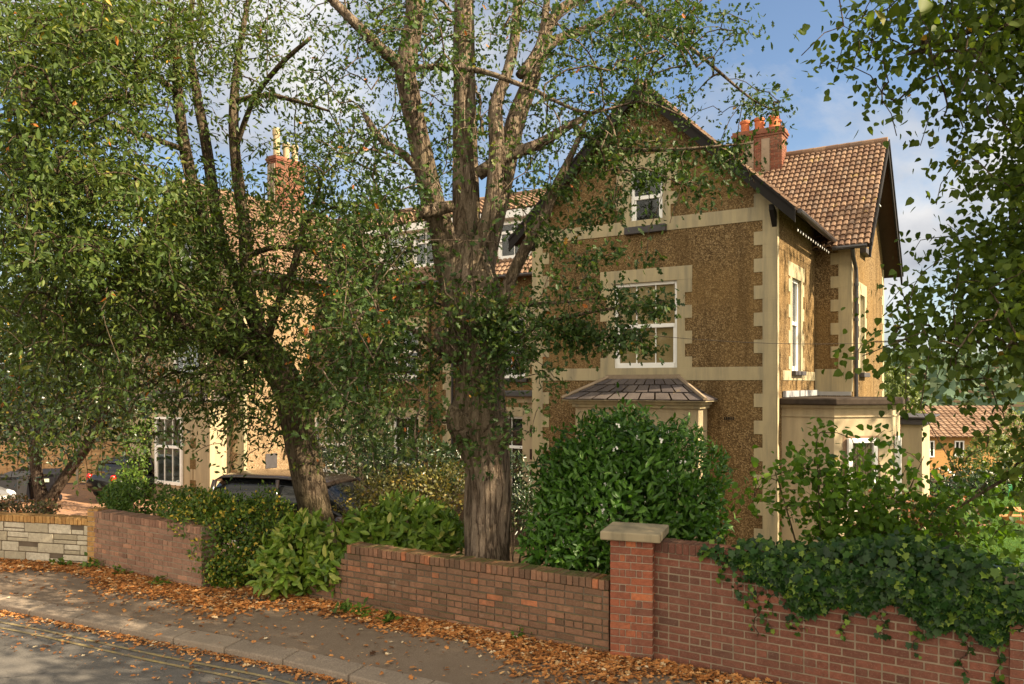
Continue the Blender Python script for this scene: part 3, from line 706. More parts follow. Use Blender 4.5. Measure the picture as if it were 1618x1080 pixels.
# =================================================================== GROUND, ROAD, WALLS
WX = np.array([-30., -14, -8.3, -6.5, -4.21, -2.63, 1.0, 1.42, 4.0, 9.0, 16.0]); WY = np.array([18.5, 14.3, 12.75, 12.32, 10.89, 10.40, 8.28, 8.10, 6.42, 3.0, -1.5])
KX = np.array([-30., -16, -11, -6.55, -2.23, -1.37, 1.2, 4.5, 9.0, 16.0]); KY = np.array([20.0, 14.2, 12.2, 10.26, 8.16, 7.65, 6.15, 4.0, 1.0, -3.6])
wally = lambda x: float(np.interp(x, WX, WY))
kerby = lambda x: float(np.interp(x, KX, KY))
def sstep(a, b, x): t = np.clip((x-a)/(b-a), 0, 1); return t*t*(3-2*t)
def terrain(x, y):
    x = np.asarray(x, float); y = np.asarray(y, float)
    n = (x-1.4)*.469+(y-8.1)*.883
    wy = np.interp(x, WX, WY)
    z = -.95*sstep(.6, 6.5, n)
    z = z - .25*sstep(12, 24, y)
    z = z - 3.0*sstep(30, 62, y) * sstep(-60, -20, y)
    z = z + 21*sstep(150, 420, y)*sstep(-80, 60, x) + 4*np.sin(x*.02)*sstep(200, 420, y)
    z = z + .05*np.sin(x*1.7+y*.6)*sstep(1, 3, n)*(1-sstep(20, 40, y))
    return np.where(y < wy+.12, -.25, z)
gx = np.concatenate([np.linspace(-1200, -60, 20), np.linspace(-55, -24, 20), np.arange(-23, 22, .45), np.linspace(22.5, 60, 34), np.linspace(65, 1200, 40)])
gy = np.concatenate([np.linspace(-300, -10, 14), np.arange(-9, 34, .45), np.linspace(34.5, 75, 34), np.linspace(80, 500, 40), np.linspace(560, 2500, 14)])
XX, YY = np.meshgrid(gx, gy); ZZ = terrain(XX, YY)
def grid_mesh(name, mask, dz, mat):
    nx = len(gx); vs = np.stack([XX, YY, ZZ+dz], -1).reshape(-1, 3)
    i, j = np.nonzero(mask[:-1, :-1])
    q = np.stack([i*nx+j, i*nx+j+1, (i+1)*nx+j+1, (i+1)*nx+j], 1)
    used, inv = np.unique(q.ravel(), return_inverse=True)
    return np_mesh(name, vs[used], inv, np.full(len(q), 4), np.full(len(q), .5), mat, None, True)
tag(grid_mesh('ground', np.ones_like(XX, bool), 0, SOIL), kind='structure')
inr = lambda x0, x1, y0, y1: (XX > x0) & (XX < x1) & (YY > y0) & (YY < y1)
tag(grid_mesh('driveway', inr(-22, -8.8, 15.2, 33.5) | (inr(-9, -2, 15, 22)), .014, PAVIOUR), kind='structure')
LAWNMASK = inr(9.4, 26, 11, 31)
tag(grid_mesh('lawn', LAWNMASK, .018, LAWN), kind='structure')

def strip_mesh(name, f0, f1, z0, z1, mat, xs, nsub=8, kind='structure'):
    vs = []; fs = []
    for x in xs:
        a, b = f0(x), f1(x)
        for k in range(nsub+1):
            t = k/nsub; vs.append((a[0]*(1-t)+b[0]*t, a[1]*(1-t)+b[1]*t, z0*(1-t)+z1*t + .006*math.sin(x*2.1+k)))
    for i in range(len(xs)-1):
        for k in range(nsub): a = i*(nsub+1)+k; fs.append((a, a+1, a+nsub+2, a+nsub+1))
    m = MB(); m.add(vs, fs); o = m.build(name, mat, None, smooth=True); tag(o, kind=kind); return o
xs = np.concatenate([np.linspace(-29, -12, 20), np.linspace(-11.8, 8, 110), np.linspace(8.4, 15.5, 14)])
def kn(x, d):                                           # a point d metres on the road side of the kerb's outer edge
    e = .05; t = Vector((2*e, kerby(x+e)-kerby(x-e), 0)).normalized(); n = Vector((t.y, -t.x, 0))
    return (x+n.x*d, kerby(x)+n.y*d)
strip_mesh('pavement', lambda x: (x, wally(x)+.30), lambda x: kn(x, -.26), 0.0, -.012, PAVE, xs)
strip_mesh('road', lambda x: kn(x, -.05), lambda x: (x-2.5, kerby(x)-16), -.105, -.10, ROAD, xs)
for d in (.275, .42):
    m = MB(); pr = None
    vs = []; fs = []
    for x in np.linspace(-14, 6, 200):
        a, b = kn(x, d), kn(x, d+.045); zz = -.098+.006*math.sin(x*2.1)
        vs += [(a[0], a[1], zz), (b[0], b[1], zz)]
    fs = [(2*i, 2*i+1, 2*i+3, 2*i+2) for i in range(199)]
    m.add(vs, fs); tag(m.build('road_marking', YELLOW), kind='structure')
m = MB(); x = -22.0
while x < 10:
    x2 = x+random.uniform(.78, .92)*.866; g = .006
    a, b, c, d = kn(x+g, 0), kn(x2-g, 0), kn(x2-g, -.275), kn(x+g, -.275)
    z = random.uniform(-.006, .004)
    P = [(a[0],a[1],-.3),(b[0],b[1],-.3),(c[0],c[1],-.3),(d[0],d[1],-.3),(a[0],a[1],-.018+z),(b[0],b[1],-.018+z),(c[0],c[1],.004+z),(d[0],d[1],.004+z)]
    m.add(P, [(0,3,2,1),(4,5,6,7),(0,1,5,4),(1,2,6,5),(2,3,7,6),(3,0,4,7)], random.random()); x = x2
tag(m.build('kerb', KERB, bevel=.016), kind='structure')
SLABM = plain('dark_slab', (.085,.085,.065), .9, .1, vary=.4); sl_ = MB(); sl_.box(at(372, 940, 10.55)*1.0 - Vector((0,0,at(372,940,10.55).z)) + Vector((0,0,-.02)), (.60,-.30,0), (.16,.34,0), (0,0,.035))
tag(sl_.build('stepping_stone', SLABM, bevel=.012), 'worn grey stone slab in the leafy gap between the brick walls', 'paving slab')

def brick_wall(name, p0, p1, z0, ztop, thick, bmat, mmat, label, cat='wall', coping='soldier', course=.0745, bl=.219, jit=.004, ragged=None, cmat=None, proud=.004, group=None, stone=False, topfn=None):
    """a wall of real bricks along p0 -> p1 (front faces the road); mortar core set back"""
    p0 = Vector((*p0, 0)); p1 = Vector((*p1, 0)); d = (p1-p0).normalized(); L = (p1-p0).length; n = Vector((d.y, -d.x, 0))
    if n.y > 0: n = -n
    root = thing(name, (p0+p1)/2+ZU*z0, label, cat, group)
    m = MB(); zc = ztop-(.115 if coping else 0); k = 0; z = z0
    def skip(x, zz): return ragged and ragged(x, zz)
    while z < zc-.02:
        h = min(course, zc-z); x = -(.11 if k % 2 else 0) - (random.random()*.05 if stone else 0)
        flem = (k % 4 == 3) and not stone
        while x < L:
            w = bl*(.5 if flem else 1) if not stone else random.uniform(.16, .5)
            a, b = max(x, 0), min(x+w-.013, L)
            if b-a > .03 and not skip((a+b)/2, z):
                q = proud+random.uniform(0, 2*jit); dz = random.uniform(-.0015, .0015)
                o = p0+d*a+n*q+ZU*(z+.004+dz)
                if stone:
                    hh = h-.012
                    if random.random() < .45:
                        sp = random.uniform(.35, .65)
                        m.box(o, d*(b-a), -n*(thick+2*q), ZU*(hh*sp-.010), random.random()); m.box(o+ZU*hh*sp-n*random.uniform(0,.012), d*(b-a), -n*(thick+2*q), ZU*(hh*(1-sp)), random.random())
                    else: m.box(o, d*(b-a), -n*(thick+2*q), ZU*hh, random.random())
                else: m.box(o+d*0, d*(b-a)+n*random.uniform(-.0015,.0015), -n*(thick+2*q), ZU*(h-.0125), random.uniform(.85, 1) if random.random() < .06 else min(.85, max(0, random.gauss(.45, .17))))
            x += w
        z += course; k += 1
    bw_ = m.build('brickwork' if not stone else 'stonework', bmat, root, bevel=.006 if not stone else .010)
    c = MB()
    if ragged:
        zz = z0-.3
        steps = []
        x = 0
        while x < L:
            t = z0
            while t < zc and not ragged(x+.01, t): t += course
            steps.append((x, t)); x += .1
        for (x, t) in steps: c.box(p0+d*x+ZU*(z0-.3), d*min(.1, L-x), -n*thick, ZU*(min(t, zc)-z0+.3-.012))
    else: c.box(p0+ZU*(z0-.3), d*L, -n*thick, ZU*(zc-z0+.3-.004))
    c.build('mortar', mmat, root)
    if coping:
        m = MB(); x = 0 if not ragged else coping_start(ragged, L, zc-course*.5)
        while x < L-.02:
            w = .072+random.uniform(-.003, .003); q = proud+.006+random.uniform(0, 1.5*jit)
            m.box(p0+d*x+n*q+ZU*(zc-.002+random.uniform(-.003, .003)), d*min(w-.008, L-x), -n*(thick+2*q), ZU*(.108+random.uniform(-.006, .004)), min(1, max(0, random.gauss(.4, .28))))
            x += w
        m.build('coping', cmat or bmat, root, bevel=.009)
        x0 = 0 if not ragged else coping_start(ragged, L, zc-course*.5)
        c = MB(); c.box(p0+d*(x0+.01)+ZU*(zc-.006)-n*.004, d*(L-x0-.02), -n*(thick-.008), ZU*.100); c.build('mortar', mmat, root)
    return root
def coping_start(r, L, z):
    x = 0
    while x < L and r(x, z): x += .05
    return x
# the long low weathered wall; its left end is broken down in steps
rag = lambda x, z: x < .62-.0*z and (z > (.16 + x*.62) + .06*math.sin(x*23))
brick_wall('brick_wall', (-2.63, 10.44), (1.0, 8.28), 0, .785, .22, BR_OLD, MORT_D, 'low mossy dark red brick wall in front of the thick oak trunk, its left end broken', ragged=rag, jit=.007)
brick_wall('brick_wall', (1.40, 8.19), (4.02, 6.45), 0, 1.215, .22, BR_RIGHT, MORT_W, 'taller red brick wall hung with ivy, right of the stone capped pillar', jit=.004)
brick_wall('brick_wall', (-6.40, 12.30), (-4.21, 10.89), 0, .865, .23, BR_LEFT, MORT_W, 'short purple brown brick wall ending at the yellow flecked hedge', jit=.005)
brick_wall('stone_wall', (-13.5, 14.15), (-6.53, 12.36), 0, .735, .2, STONEW, MORT_D, 'pale rock faced block wall with an orange brick coping beside the road', stone=True, course=.155, cmat=BR_ORANGE, jit=.010)
def pillar(name, p, ang, w, z1, bmat, mmat, label, cap=None, header=True):
    d = Vector((math.cos(ang), math.sin(ang), 0)); n = Vector((d.y, -d.x, 0))
    if n.y > 0: n = -n
    p = Vector((*p, 0)); root = thing(name, p+d*w/2-n*w/2, label, 'pillar')
    m = MB(); z = 0; k = 0
    while z < z1-.02:
        xs_ = [0, .215, w] if k % 2 == 0 else [0, .10, .16, .27, .33, w]
        if w < .3: xs_ = [0, w] if k % 2 == 0 else [0, w*.5, w]
        h = min(.0665, z1-z)
        for a, b in zip(xs_[:-1], xs_[1:]):
            q = random.uniform(-.002, .003)
            m.box(p+d*(a+.004)+n*(.006+q)+ZU*(z+.004), d*(b-a-.008), -n*.1, ZU*h, min(1, max(0, random.gauss(.52, .24))))
            m.box(p+d*(a+.004)-n*(w+.004+q)+ZU*(z+.004), d*(b-a-.008), n*.1, ZU*h, random.random())
        for a, b in zip(xs_[:-1], xs_[1:]):
            a, b = max(a, .1), min(b, w-.1)
            if b-a > .02:
                for s_, o in ((-.006, 0), (w+.006, 1)):
                    m.box(p+d*s_-n*(a+.004)+ZU*(z+.004), -n*(b-a-.008), d*(.1 if o == 0 else -.1), ZU*h, random.random())
        z += .0762; k += 1
    m.build('brickwork', bmat, root, bevel=.005)
    c = MB(); c.box(p+d*.006-n*.006-ZU*.3, d*(w-.012), -n*(w-.012), ZU*(z1+.3)); c.build('mortar', mmat, root)
    if cap:
        c = MB(); e, t = cap; zt_ = z1
        o = p-d*e+n*e+ZU*zt_; W = w+2*e
        c.add([o, o+d*W, o+d*W-n*W, o-n*W, o+ZU*t*.82, o+d*W+ZU*t*.82, o+d*W-n*W+ZU*t*.82, o-n*W+ZU*t*.82, o+d*W*.5-n*W*.5+ZU*t*1.12],
              [(0,3,2,1),(0,1,5,4),(1,2,6,5),(2,3,7,6),(3,0,4,7),(4,5,8),(5,6,8),(6,7,8),(7,4,8)])
        c.build('cap_stone', STONE, root, bevel=.014)
    return root
ang = math.atan2(-.60, 1.0)*.62
pillar('brick_pillar', (1.00, 8.20), ang, .44, 1.215, BR_PIL, MORT_L, 'bright red brick pillar with a pale flat stone cap between the two walls', cap=(.085, .108))
pillar('brick_pillar', (-6.53, 12.34), math.atan2(-.35, 1.0), .2, .87, BR_ORANGE, MORT_L, 'narrow orange brick pillar joining the pale block wall to the purple brick wall')
pillar('brick_pillar', (3.965, 6.40), math.atan2(-.52, 1.0), .44, 1.20, BR_RIGHT, MORT_L, 'red brick pier at the far end of the ivy hung wall', cap=(.04, .07))

# fallen leaves on the pavement and in the gutter
def litter(n):
    X = np.concatenate([rng.uniform(-11, 5, int(n*.72)), rng.uniform(-11, 6, n-int(n*.72))])
    isg = np.arange(n) >= int(n*.86)
    # drifts: leave gaps by noise along the wall
    y = np.empty(n); z = np.empty(n)
    for i in range(n):
        x = X[i]; w, k = wally(x), kerby(x)
        if isg[i]:
            d = abs(rng.normal(0, .075))+.01; a = kn(x, d); X[i], y[i] = a; z[i] = -.092
            if rng.random() < .25: a = kn(x, rng.uniform(.1, .9)); X[i], y[i] = a
        else:
            wd = w-k-.2
            if rng.random() < sstep(.6, 2.2, x)*.55+.35*(math.sin(x*2.3)+math.sin(x*5.1+1) > .9): X[i] = x = rng.uniform(-11, 1.2); w, k = wally(x), kerby(x)
            drift = .55+.35*math.sin(x*1.3+1)+.25*math.sin(x*3.1)
            if rng.random() < .97: dd = abs(rng.normal(0, .46*max(.4, drift)))
            else: dd = rng.uniform(0, wd)
            dd = min(dd, wd); y[i] = w-.03-dd*1.0; z[i] = .004+ (.035*rng.random()*max(0, 1-dd*2.2))
            if -4.1 < x < -2.7 and dd < .3: y[i] += rng.uniform(0, .5)
    a = rng.uniform(0, 2*np.pi, n); fwd = np.stack([np.cos(a), np.sin(a), rng.normal(0, .12, n)], -1)
    nor = nrm(np.stack([rng.normal(0, .5, n), rng.normal(0, .5, n), np.ones(n)], -1))
    size = np.clip(rng.lognormal(-3.05, .38, n), .018, .115)*np.where(isg, .85, 1)
    o = leaf_mesh('fallen_leaves', np.stack([X, y, z+.012], -1), fwd, nor, size, np.clip(rng.normal(.5, .27, n), 0, 1), OAK, L_DEAD)
    tag(o, 'orange brown fallen leaves drifted along the foot of the walls', 'fallen leaves', kind='stuff')
litter(46000)
# weeds at the foot of the walls
def weed(px, py, Y, n, label, sz=.085, r=.065):
    p = at(px, py, Y); p.z = .0
    P = np.array(p)+np.stack([rng.normal(0, r, n), rng.normal(0, r*.5, n), np.abs(rng.normal(.05, .045, n))], -1)
    fwd = np.stack([rng.normal(0, 1, n), rng.normal(-.2, .8, n), rng.uniform(.1, 1, n)], -1)
    nor = np.tile([0, -.3, 1.], (n, 1))+rng.normal(0, .3, (n, 3))
    o = leaf_mesh('weed', P, fwd, nor, rng.uniform(.5, 1.2, n)*sz, rng.random(n), OVAL, L_MID)
    tag(o, label, 'weed', 'weeds along the foot of the walls')
weed(545, 963, 9.75, 46, 'small green weed left of all at the foot of the mossy wall')
weed(575, 968, 9.6, 40, 'small green weed in the leaves by the mossy wall, second from its broken end')
weed(616, 975, 9.35, 34, 'weed at the mossy wall foot, third from its broken end')
weed(822, 1010, 8.75, 30, 'dark weed at the foot of the mossy wall, below the oak trunk', .06, .06)
weed(192, 907, 11.7, 40, 'weed at the foot of the purple brick wall, nearest its centre')
weed(145, 902, 12.1, 44, 'weed under the orange brick pillar', .09, .09)
weed(253, 925, 11.1, 36, 'weed low at the right end of the purple brick wall')
weed(96, 898, 12.25, 36, 'weed at the foot of the pale block wall')

# =================================================================== FENCE, BINS, CARS
def fence_panel(a, b, z, h, label, posts=True):
    a = Vector(a); b = Vector(b); d = (b-a).normalized(); L = (b-a).length; n = Vector((d.y, -d.x, 0)); n = n if n.y < 0 else -n
    root = thing('fence_panel', (a+b)/2+ZU*z, label, 'fence', 'lapped fence panels behind the drive')
    m = MB(); k = int(h/.085)
    for i in range(k):
        m.box(a+d*.05+ZU*(z+.08+i*.085)+n*.012*(i % 2), d*(L-.1), -n*.016+ZU*0, ZU*.098, random.random())
    for x in (.06, L*.27, L*.5, L*.73, L-.1): m.box(a+d*x+n*.035+ZU*(z+.05), d*.045, -n*.02, ZU*(h-.05), .3)
    m.box(a+d*.05+n*.03+ZU*(z+h), d*(L-.1), -n*.07, ZU*.03, .2)
    m.build('panel', FENCE, root)
    p = MB(); p.box(a-d*.05+n*.05+ZU*(z-.3), d*.1, -n*.1, ZU*(h+.42)); p.build('post', CONCRETE, root, bevel=.012)
fz = -1.22; FA = Vector((-28.0, 28.2, 0)); FD = Vector((.925, .38, 0)).normalized()
side = ['left edge of the photo', 'small tree with two trunks', 'black wheelie bins', 'leaning dark trunk', 'small dark car', 'left corner of the villa']
FA = Vector((-24.6, 31.5, 0)); FD = Vector((1, .06, 0)).normalized()
flab = ['lapped brown fence panel at the far left edge', 'lapped brown fence panel behind the pale car', 'lapped brown fence panel behind the wheelie bins', 'lapped brown fence panel seen between the two trunks of the small tree',
        'lapped brown fence panel right of the slanting dark trunk', 'lapped brown fence panel behind the small dark car', 'lapped brown fence panel half hidden by the corner of the villa']
for i in range(7):
    a = FA+FD*1.83*i; fence_panel(a, a+FD*1.83, fz+.0, 1.62, flab[i])

PLASTIC = plain('black_bin_plastic', (.014,.014,.018), .6, .15, vary=.2)
def wheelie_bin(loc, rz, mat, label, sticker=True):
    root = thing('wheelie_bin', loc, label, 'wheelie bin', 'wheelie bins by the fence'); root.rotation_euler.z = rz
    def B(m, name, mat, par=root, bevel=.01):
        # mesh coordinates are local to the bin
        me = m.build(name, mat, None, bevel=bevel); me.parent = par; return me
    m = MB(); w0, d0, w1, d1 = .23, .27, .29, .36
    m.add([(-w0,-d0,.08),(w0,-d0,.08),(w0,d0,.08),(-w0,d0,.08),(-w1,-d1,.95),(w1,-d1,.95),(w1,d1,.95),(-w1,d1,.95)], [(0,3,2,1),(4,5,6,7),(0,1,5,4),(1,2,6,5),(2,3,7,6),(3,0,4,7)])
    m.box((-.31,-.38,.90),(.62,0,0),(0,.76,0),(0,0,.05)); B(m, 'body', mat)
    m = MB(); m.add([(-.32,-.42,.955),(.32,-.42,.955),(.32,.38,.955),(-.32,.38,.955),(-.31,-.40,1.00),(.31,-.40,1.00),(.29,.36,1.08),(-.29,.36,1.08)], [(0,3,2,1),(4,5,6,7),(0,1,5,4),(1,2,6,5),(2,3,7,6),(3,0,4,7)]); B(m, 'lid', mat)
    m = MB(); m.tube([(-.25,.42,.98),(.25,.42,.98)], .018, 8); B(m, 'handle', mat)
    for x in (-.27,.27):
        m = MB(); m.tube([(x-.025,.30,.10),(x+.025,.30,.10)], .10, 16); B(m, 'wheel', mat)
    if sticker:
        m = MB(); m.box((-.13,-.372,.70),(.26,0,0),(0,.02,0),(0,-.012,.11)); B(m, 'sticker', plain('pale_sticker', (.55,.6,.45), .6), bevel=0)
    return root
bY = 27.0; bz = float(terrain(-16, 27))
for (px, rz, lab) in ((40, .25, 'black wheelie bin with a pale sticker, nearest the pale car'), (77, .2, 'black wheelie bin with a pale sticker, seen between the two trunks')):
    p = at(px, 0, bY); wheelie_bin((p.x, p.y, bz), rz, PLASTIC, lab)
p = at(22, 0, 26.2); wheelie_bin((p.x, p.y, bz), .1, plain('grey_bin_plastic', (.03,.03,.033), .65, .15), 'dark grey wheelie bin partly behind the pale car', False)

def loft(m, st, n=16, pw=3.2):
    """stations (x, zlo, zhi, half width at the foot, half width at the top) joined by rounded rings"""
    vs = []
    for (x, zl, zh, w0, w1) in st:
        zc, hh = (zl+zh)/2, (zh-zl)/2
        for k in range(n):
            a = 2*math.pi*k/n; ca, sa = math.cos(a), math.sin(a)
            c = math.copysign(abs(ca)**(2/pw), ca); s = math.copysign(abs(sa)**(2/pw), sa)
            w = w0+(w1-w0)*(s+1)/2
            vs.append((x, c*w, zc+s*hh))
    fs = [(i*n+k, i*n+(k+1) % n, (i+1)*n+(k+1) % n, (i+1)*n+k) for i in range(len(st)-1) for k in range(n)]
    fs += [tuple(reversed(range(n))), tuple(range((len(st)-1)*n, len(st)*n))]
    m.add(vs, fs)
TYRE = plain('tyre_rubber', (.02,.02,.02), .8, .2); ALLOY = plain('alloy_wheel', (.45,.45,.46), .35, .5, .8)
REDL = NT('red_lamp_glass').done((.55,.015,.01), .15, spec=.6); CLEARL = NT('clear_lamp_glass').done((.7,.7,.72), .1, spec=.6)
def car(loc, rz, paint, L, Ht, label, mpv=False):
    root = thing('parked_car', loc, label, 'car'); root.rotation_euler.z = rz; s = L/4.4; W = .89
    def B(m, name, mat, par=root, smooth=True, bevel=0):
        o = m.build(name, mat, None, smooth=smooth, bevel=bevel); o.parent = par; return o
    m = MB(); hb_ = .96 if mpv else .90
    loft(m, [(-2.2*s,.42,.70,W*.78,W*.74),(-2.12*s,.30,hb_-.02,W*.92,W*.84),(-1.6*s,.26,hb_+.02,W,W*.93),(-.5*s,.24,hb_,W,W*.94),(.6*s,.24,hb_-.01,W,W*.93),(1.1*s,.26,hb_-.05,W,W*.90),(1.75*s,.27,hb_-.18,W*.96,W*.80),(2.1*s,.30,hb_-.32,W*.86,W*.66),(2.2*s,.38,hb_-.44,W*.72,W*.58)])
    body = B(m, 'body', paint)
    rf0, rf1 = (-1.95*s, .55*s) if mpv else (-1.55*s, .25*s)
    m = MB(); loft(m, [(rf0-.22*s,hb_-.06,hb_+.10,W*.86,W*.80),(rf0,hb_-.06,Ht-.12,W*.9,W*.70),(rf0+.35*s,hb_-.06,Ht-.05,W*.92,W*.70),(-.5*s,hb_-.06,Ht-.03,W*.92,W*.70),(rf1-.35*s,hb_-.06,Ht-.07,W*.92,W*.70),(rf1,hb_-.06,Ht-.16,W*.92,W*.70),(rf1+.5*s,hb_-.06,hb_+.30,W*.90,W*.74),(rf1+.95*s,hb_-.10,hb_-.02,W*.86,W*.78)])
    B(m, 'window', CARGLASS)
    m = MB(); loft(m, [(rf0-.06*s,Ht-.20,Ht-.12,W*.72,W*.66),(rf0+.1*s,Ht-.13,Ht-.03,W*.75,W*.66),(rf0+.5*s,Ht-.11,Ht,W*.76,W*.66),(-.5*s,Ht-.10,Ht+.01,W*.76,W*.66),(rf1-.3*s,Ht-.13,Ht-.03,W*.76,W*.66),(rf1+.02*s,Ht-.21,Ht-.11,W*.75,W*.66)], 16, 2.6)
    roof = B(m, 'roof', paint)
    for y in (-1, 1):
        for pts, r_ in (([(rf1, y*W*.72, Ht-.14), (rf1+.5*s, y*W*.82, hb_+.28), (rf1+.93*s, y*W*.87, hb_-.02)], .035), ([(-.45*s, y*W*.75, Ht-.08), (-.42*s, y*W*.925, hb_-.02)], .04), ([(rf0, y*W*.73, Ht-.14), (rf0-.1*s, y*W*.90, hb_)], .05)):
            m = MB(); m.tube(pts, r_, 6); B(m, 'pillar', paint)
        m = MB(); loft(m, [(rf1+.52*s,hb_+.03,hb_+.15,.02,.02),(rf1+.55*s,hb_,hb_+.18,.10,.10),(rf1+.66*s,hb_+.02,hb_+.15,.08,.08)], 10)
        mr = B(m, 'mirror', paint); mr.location.y = y*(W+.10)
        m = MB(); loft(m, [(1.85*s,hb_-.36,hb_-.22,.06,.05),(2.02*s,hb_-.40,hb_-.27,.15,.12),(2.14*s,hb_-.42,hb_-.33,.10,.08)], 10); o = B(m, 'headlight', CLEARL); o.location.y = y*W*.62
        m = MB(); loft(m, [(-2.17*s,hb_-.24,hb_+.0,.08,.07),(-2.05*s,hb_-.25,hb_+.02,.11,.10)], 10); o = B(m, 'taillight', REDL); o.location.y = y*W*.70
        for x in (-1.38*s, 1.35*s):
            m = MB(); m.tube([(x, y*(W-.20), .32), (x, y*(W-.01), .32)], .325, 24); wl = B(m, 'wheel', TYRE, smooth=False, bevel=.02)
            m = MB(); m.lathe((0,0,0), [(.20,0),(.215,.01),(.19,.02),(.05,.03)], 20); rm = B(m, 'rim', ALLOY, wl, False); rm.rotation_euler.x = -y*math.pi/2; rm.location = (x, y*(W-.012), .32)
    m = MB(); m.box((2.2*s-.02,-.26,.40),(.03,0,0),(0,.52,0),(0,0,.11)); B(m, 'number_plate', WHITE, smooth=False)
    return root
PAINT_D = NT('dark_car_paint').done((.016,.012,.010), .16, spec=.4, coat=.25)
PAINT_R = NT('charcoal_car_paint').done((.010,.010,.010), .2, spec=.35, coat=.2)
PAINT_S = NT('silver_car_paint').done((.26,.25,.235), .25, spec=.5, metal=.5, coat=.5)
c = at(500, 0, 16.4); cz = float(terrain(c.x, c.y))
car((c.x, c.y, cz), math.atan2(-.36, 1.0), PAINT_D, 4.5, 1.80, 'dark people carrier with a brownish roof parked behind the leaning trunk', True)
c = at(232, 0, 28.5); car((c.x, c.y, float(terrain(c.x, c.y))+.02), math.radians(62), PAINT_R, 3.7, 1.42, 'small black car with one red tail lamp showing beside the fence')
c = at(-78, 0, 25.5); car((c.x, c.y, float(terrain(c.x, c.y))+.02), math.radians(-20), PAINT_S, 4.2, 1.45, 'pale silver car cut by the left edge, nose beside the bins')
# =================================================================== TREES AND SHRUBS
def crom(P, R, step=.14):
    """smooth a limb through its points"""
    P = [Vector(p) for p in P]; out = []; ro = []
    for i in range(len(P)-1):
        p0, p1, p2, p3 = P[max(i-1,0)], P[i], P[i+1], P[min(i+2, len(P)-1)]
        k = max(2, int((p2-p1).length/step))
        for j in range(k):
            t = j/k
            out.append(.5*((2*p1)+(p2-p0)*t+(2*p0-5*p1+4*p2-p3)*t*t+(3*p1-p0-3*p2+p3)*t**3)); ro.append(R[i]*(1-t)+R[i+1]*t)
    out.append(P[-1]); ro.append(R[-1]); return out, ro
def limb_px(L, Yd=None):
    """limb through (px, py, depth, half width in px)"""
    return [at(a, b, Y) for a, b, Y, r in L], [r/F*Y for a, b, Y, r in L]

NARROW = leaf_template([(.15, .22), (.20, .5), (.09, .82), (0, 1.05)], .14, .18)
class Tree:
    def __init__(self, name, base, label, cat, mat_b, mat_l, group=None):
        self.root = thing(name, base, label, cat, group); self.mb, self.ml = mat_b, mat_l
        self.t = MB(); self.nodes = []; self.tw = []
        self.LP = []; self.LF = []; self.LN = []; self.LS = []; self.LT = []
    def limb(self, pts, rad, n=12, rough=.0, nodes=True):
        P, R = crom(pts, rad); b = len(self.t.v)
        self.t.tube(P, R, n)
        if rough:
            for i in range(b, len(self.t.v)):
                x, y, z = self.t.v[i]; k = (i-b) // n; c = P[min(k, len(P)-1)]; d = Vector((x,y,z))-c
                s = 1+rough*(.5*math.sin(9*math.atan2(d.y, d.x)+2.2*z)+.5*math.sin(4*math.atan2(d.y, d.x)-3.1*z)+.55*math.sin(z*6.3+2*math.atan2(d.y, d.x)))
                self.t.v[i] = tuple(c+d*s)
        if nodes: self.nodes += [tuple(p) for p in P]
    def clusters(self, C, M, size, spread=.15, droop=.3, maxreach=4.2, twig=.0035, tint=(.48,.2), flat=.75):
        """hang sprays of leaves at the points C on twigs that grow from the nearest wood"""
        nd = np.array(self.nodes); C = np.asarray(C)
        best = np.full(len(C), 1e9); 
        for k in range(0, len(nd), 400):
            best = np.minimum(best, np.linalg.norm(C[:, None]-nd[None, k:k+400], axis=2).min(1))
        order = np.argsort(best); cap = len(nd)+len(C)*4
        N = np.empty((cap, 3)); N[:len(nd)] = nd; cnt = len(nd)
        par = np.full(cap, -1); use = np.zeros(cap, int); segs = []
        for ci in order:
            c = C[ci]; d2 = ((N[:cnt]-c)**2).sum(1); j = int(d2.argmin()); L = math.sqrt(d2[j])
            if L > maxreach: continue
            p = N[j]; sag = np.array([rng.normal(0,.06), rng.normal(0,.06), .12+rng.normal(0,.05)])*L
            prev = j; m = 3 if L > .35 else 2
            ids = [j]
            for k in range(1, m+1):
                t = k/m; q = p*(1-t)+c*t+sag*math.sin(math.pi*t)
                N[cnt] = q; par[cnt] = prev; ids.append(cnt); prev = cnt; cnt += 1
            segs.append(ids)
            q = prev
            while q >= 0: use[q] += 1; q = par[q]
            dr = c-p; dr = dr/max(L, .05)
            n = max(3, int(rng.normal(M, M*.25)))
            t = rng.uniform(-.1, 1, n)[:, None]
            tail = N[ids[-2]]
            P = tail*(1-t)+c*t + rng.normal(0, spread, (n, 3))*np.array([1,1,flat])
            f = dr[None]*.6+rng.normal(0, .75, (n, 3)); f[:, 2] -= droop
            nn = np.array([0,-.1,.6])[None]+rng.normal(0, .75, (n, 3))
            self.LP.append(P); self.LF.append(f); self.LN.append(nn)
            self.LS.append(rng.uniform(.55, 1.25, n)*size)
            self.LT.append(np.clip(rng.normal(tint[0]+rng.normal(0,.12), tint[1]*.72, n), 0, 1))  # leaf tone varies; a per-spray shift also imitates sunlit and dark clumps
        for ids in segs:
            P = [N[i] for i in ids]; R = [twig*math.sqrt(1+use[i]) for i in ids]; R[0] = R[1]
            R = [min(r, .05) for r in R]
            self.t.tube(P, R, 4, cap=False)
        self.nodes = [tuple(x) for x in N[:cnt]]
    def finish(self, tpl, smooth=True, bump=None):
        self.t.build('trunk', self.mb, self.root, smooth=smooth)
        if self.LP:
            leaf_mesh('crown', np.concatenate(self.LP), np.concatenate(self.LF), np.concatenate(self.LN), np.concatenate(self.LS), np.concatenate(self.LT), tpl, self.ml, self.root)
        return self.root
TAU = [0,.07,.16,.30,.46,.66,.92,1.3,1.85,3.1]
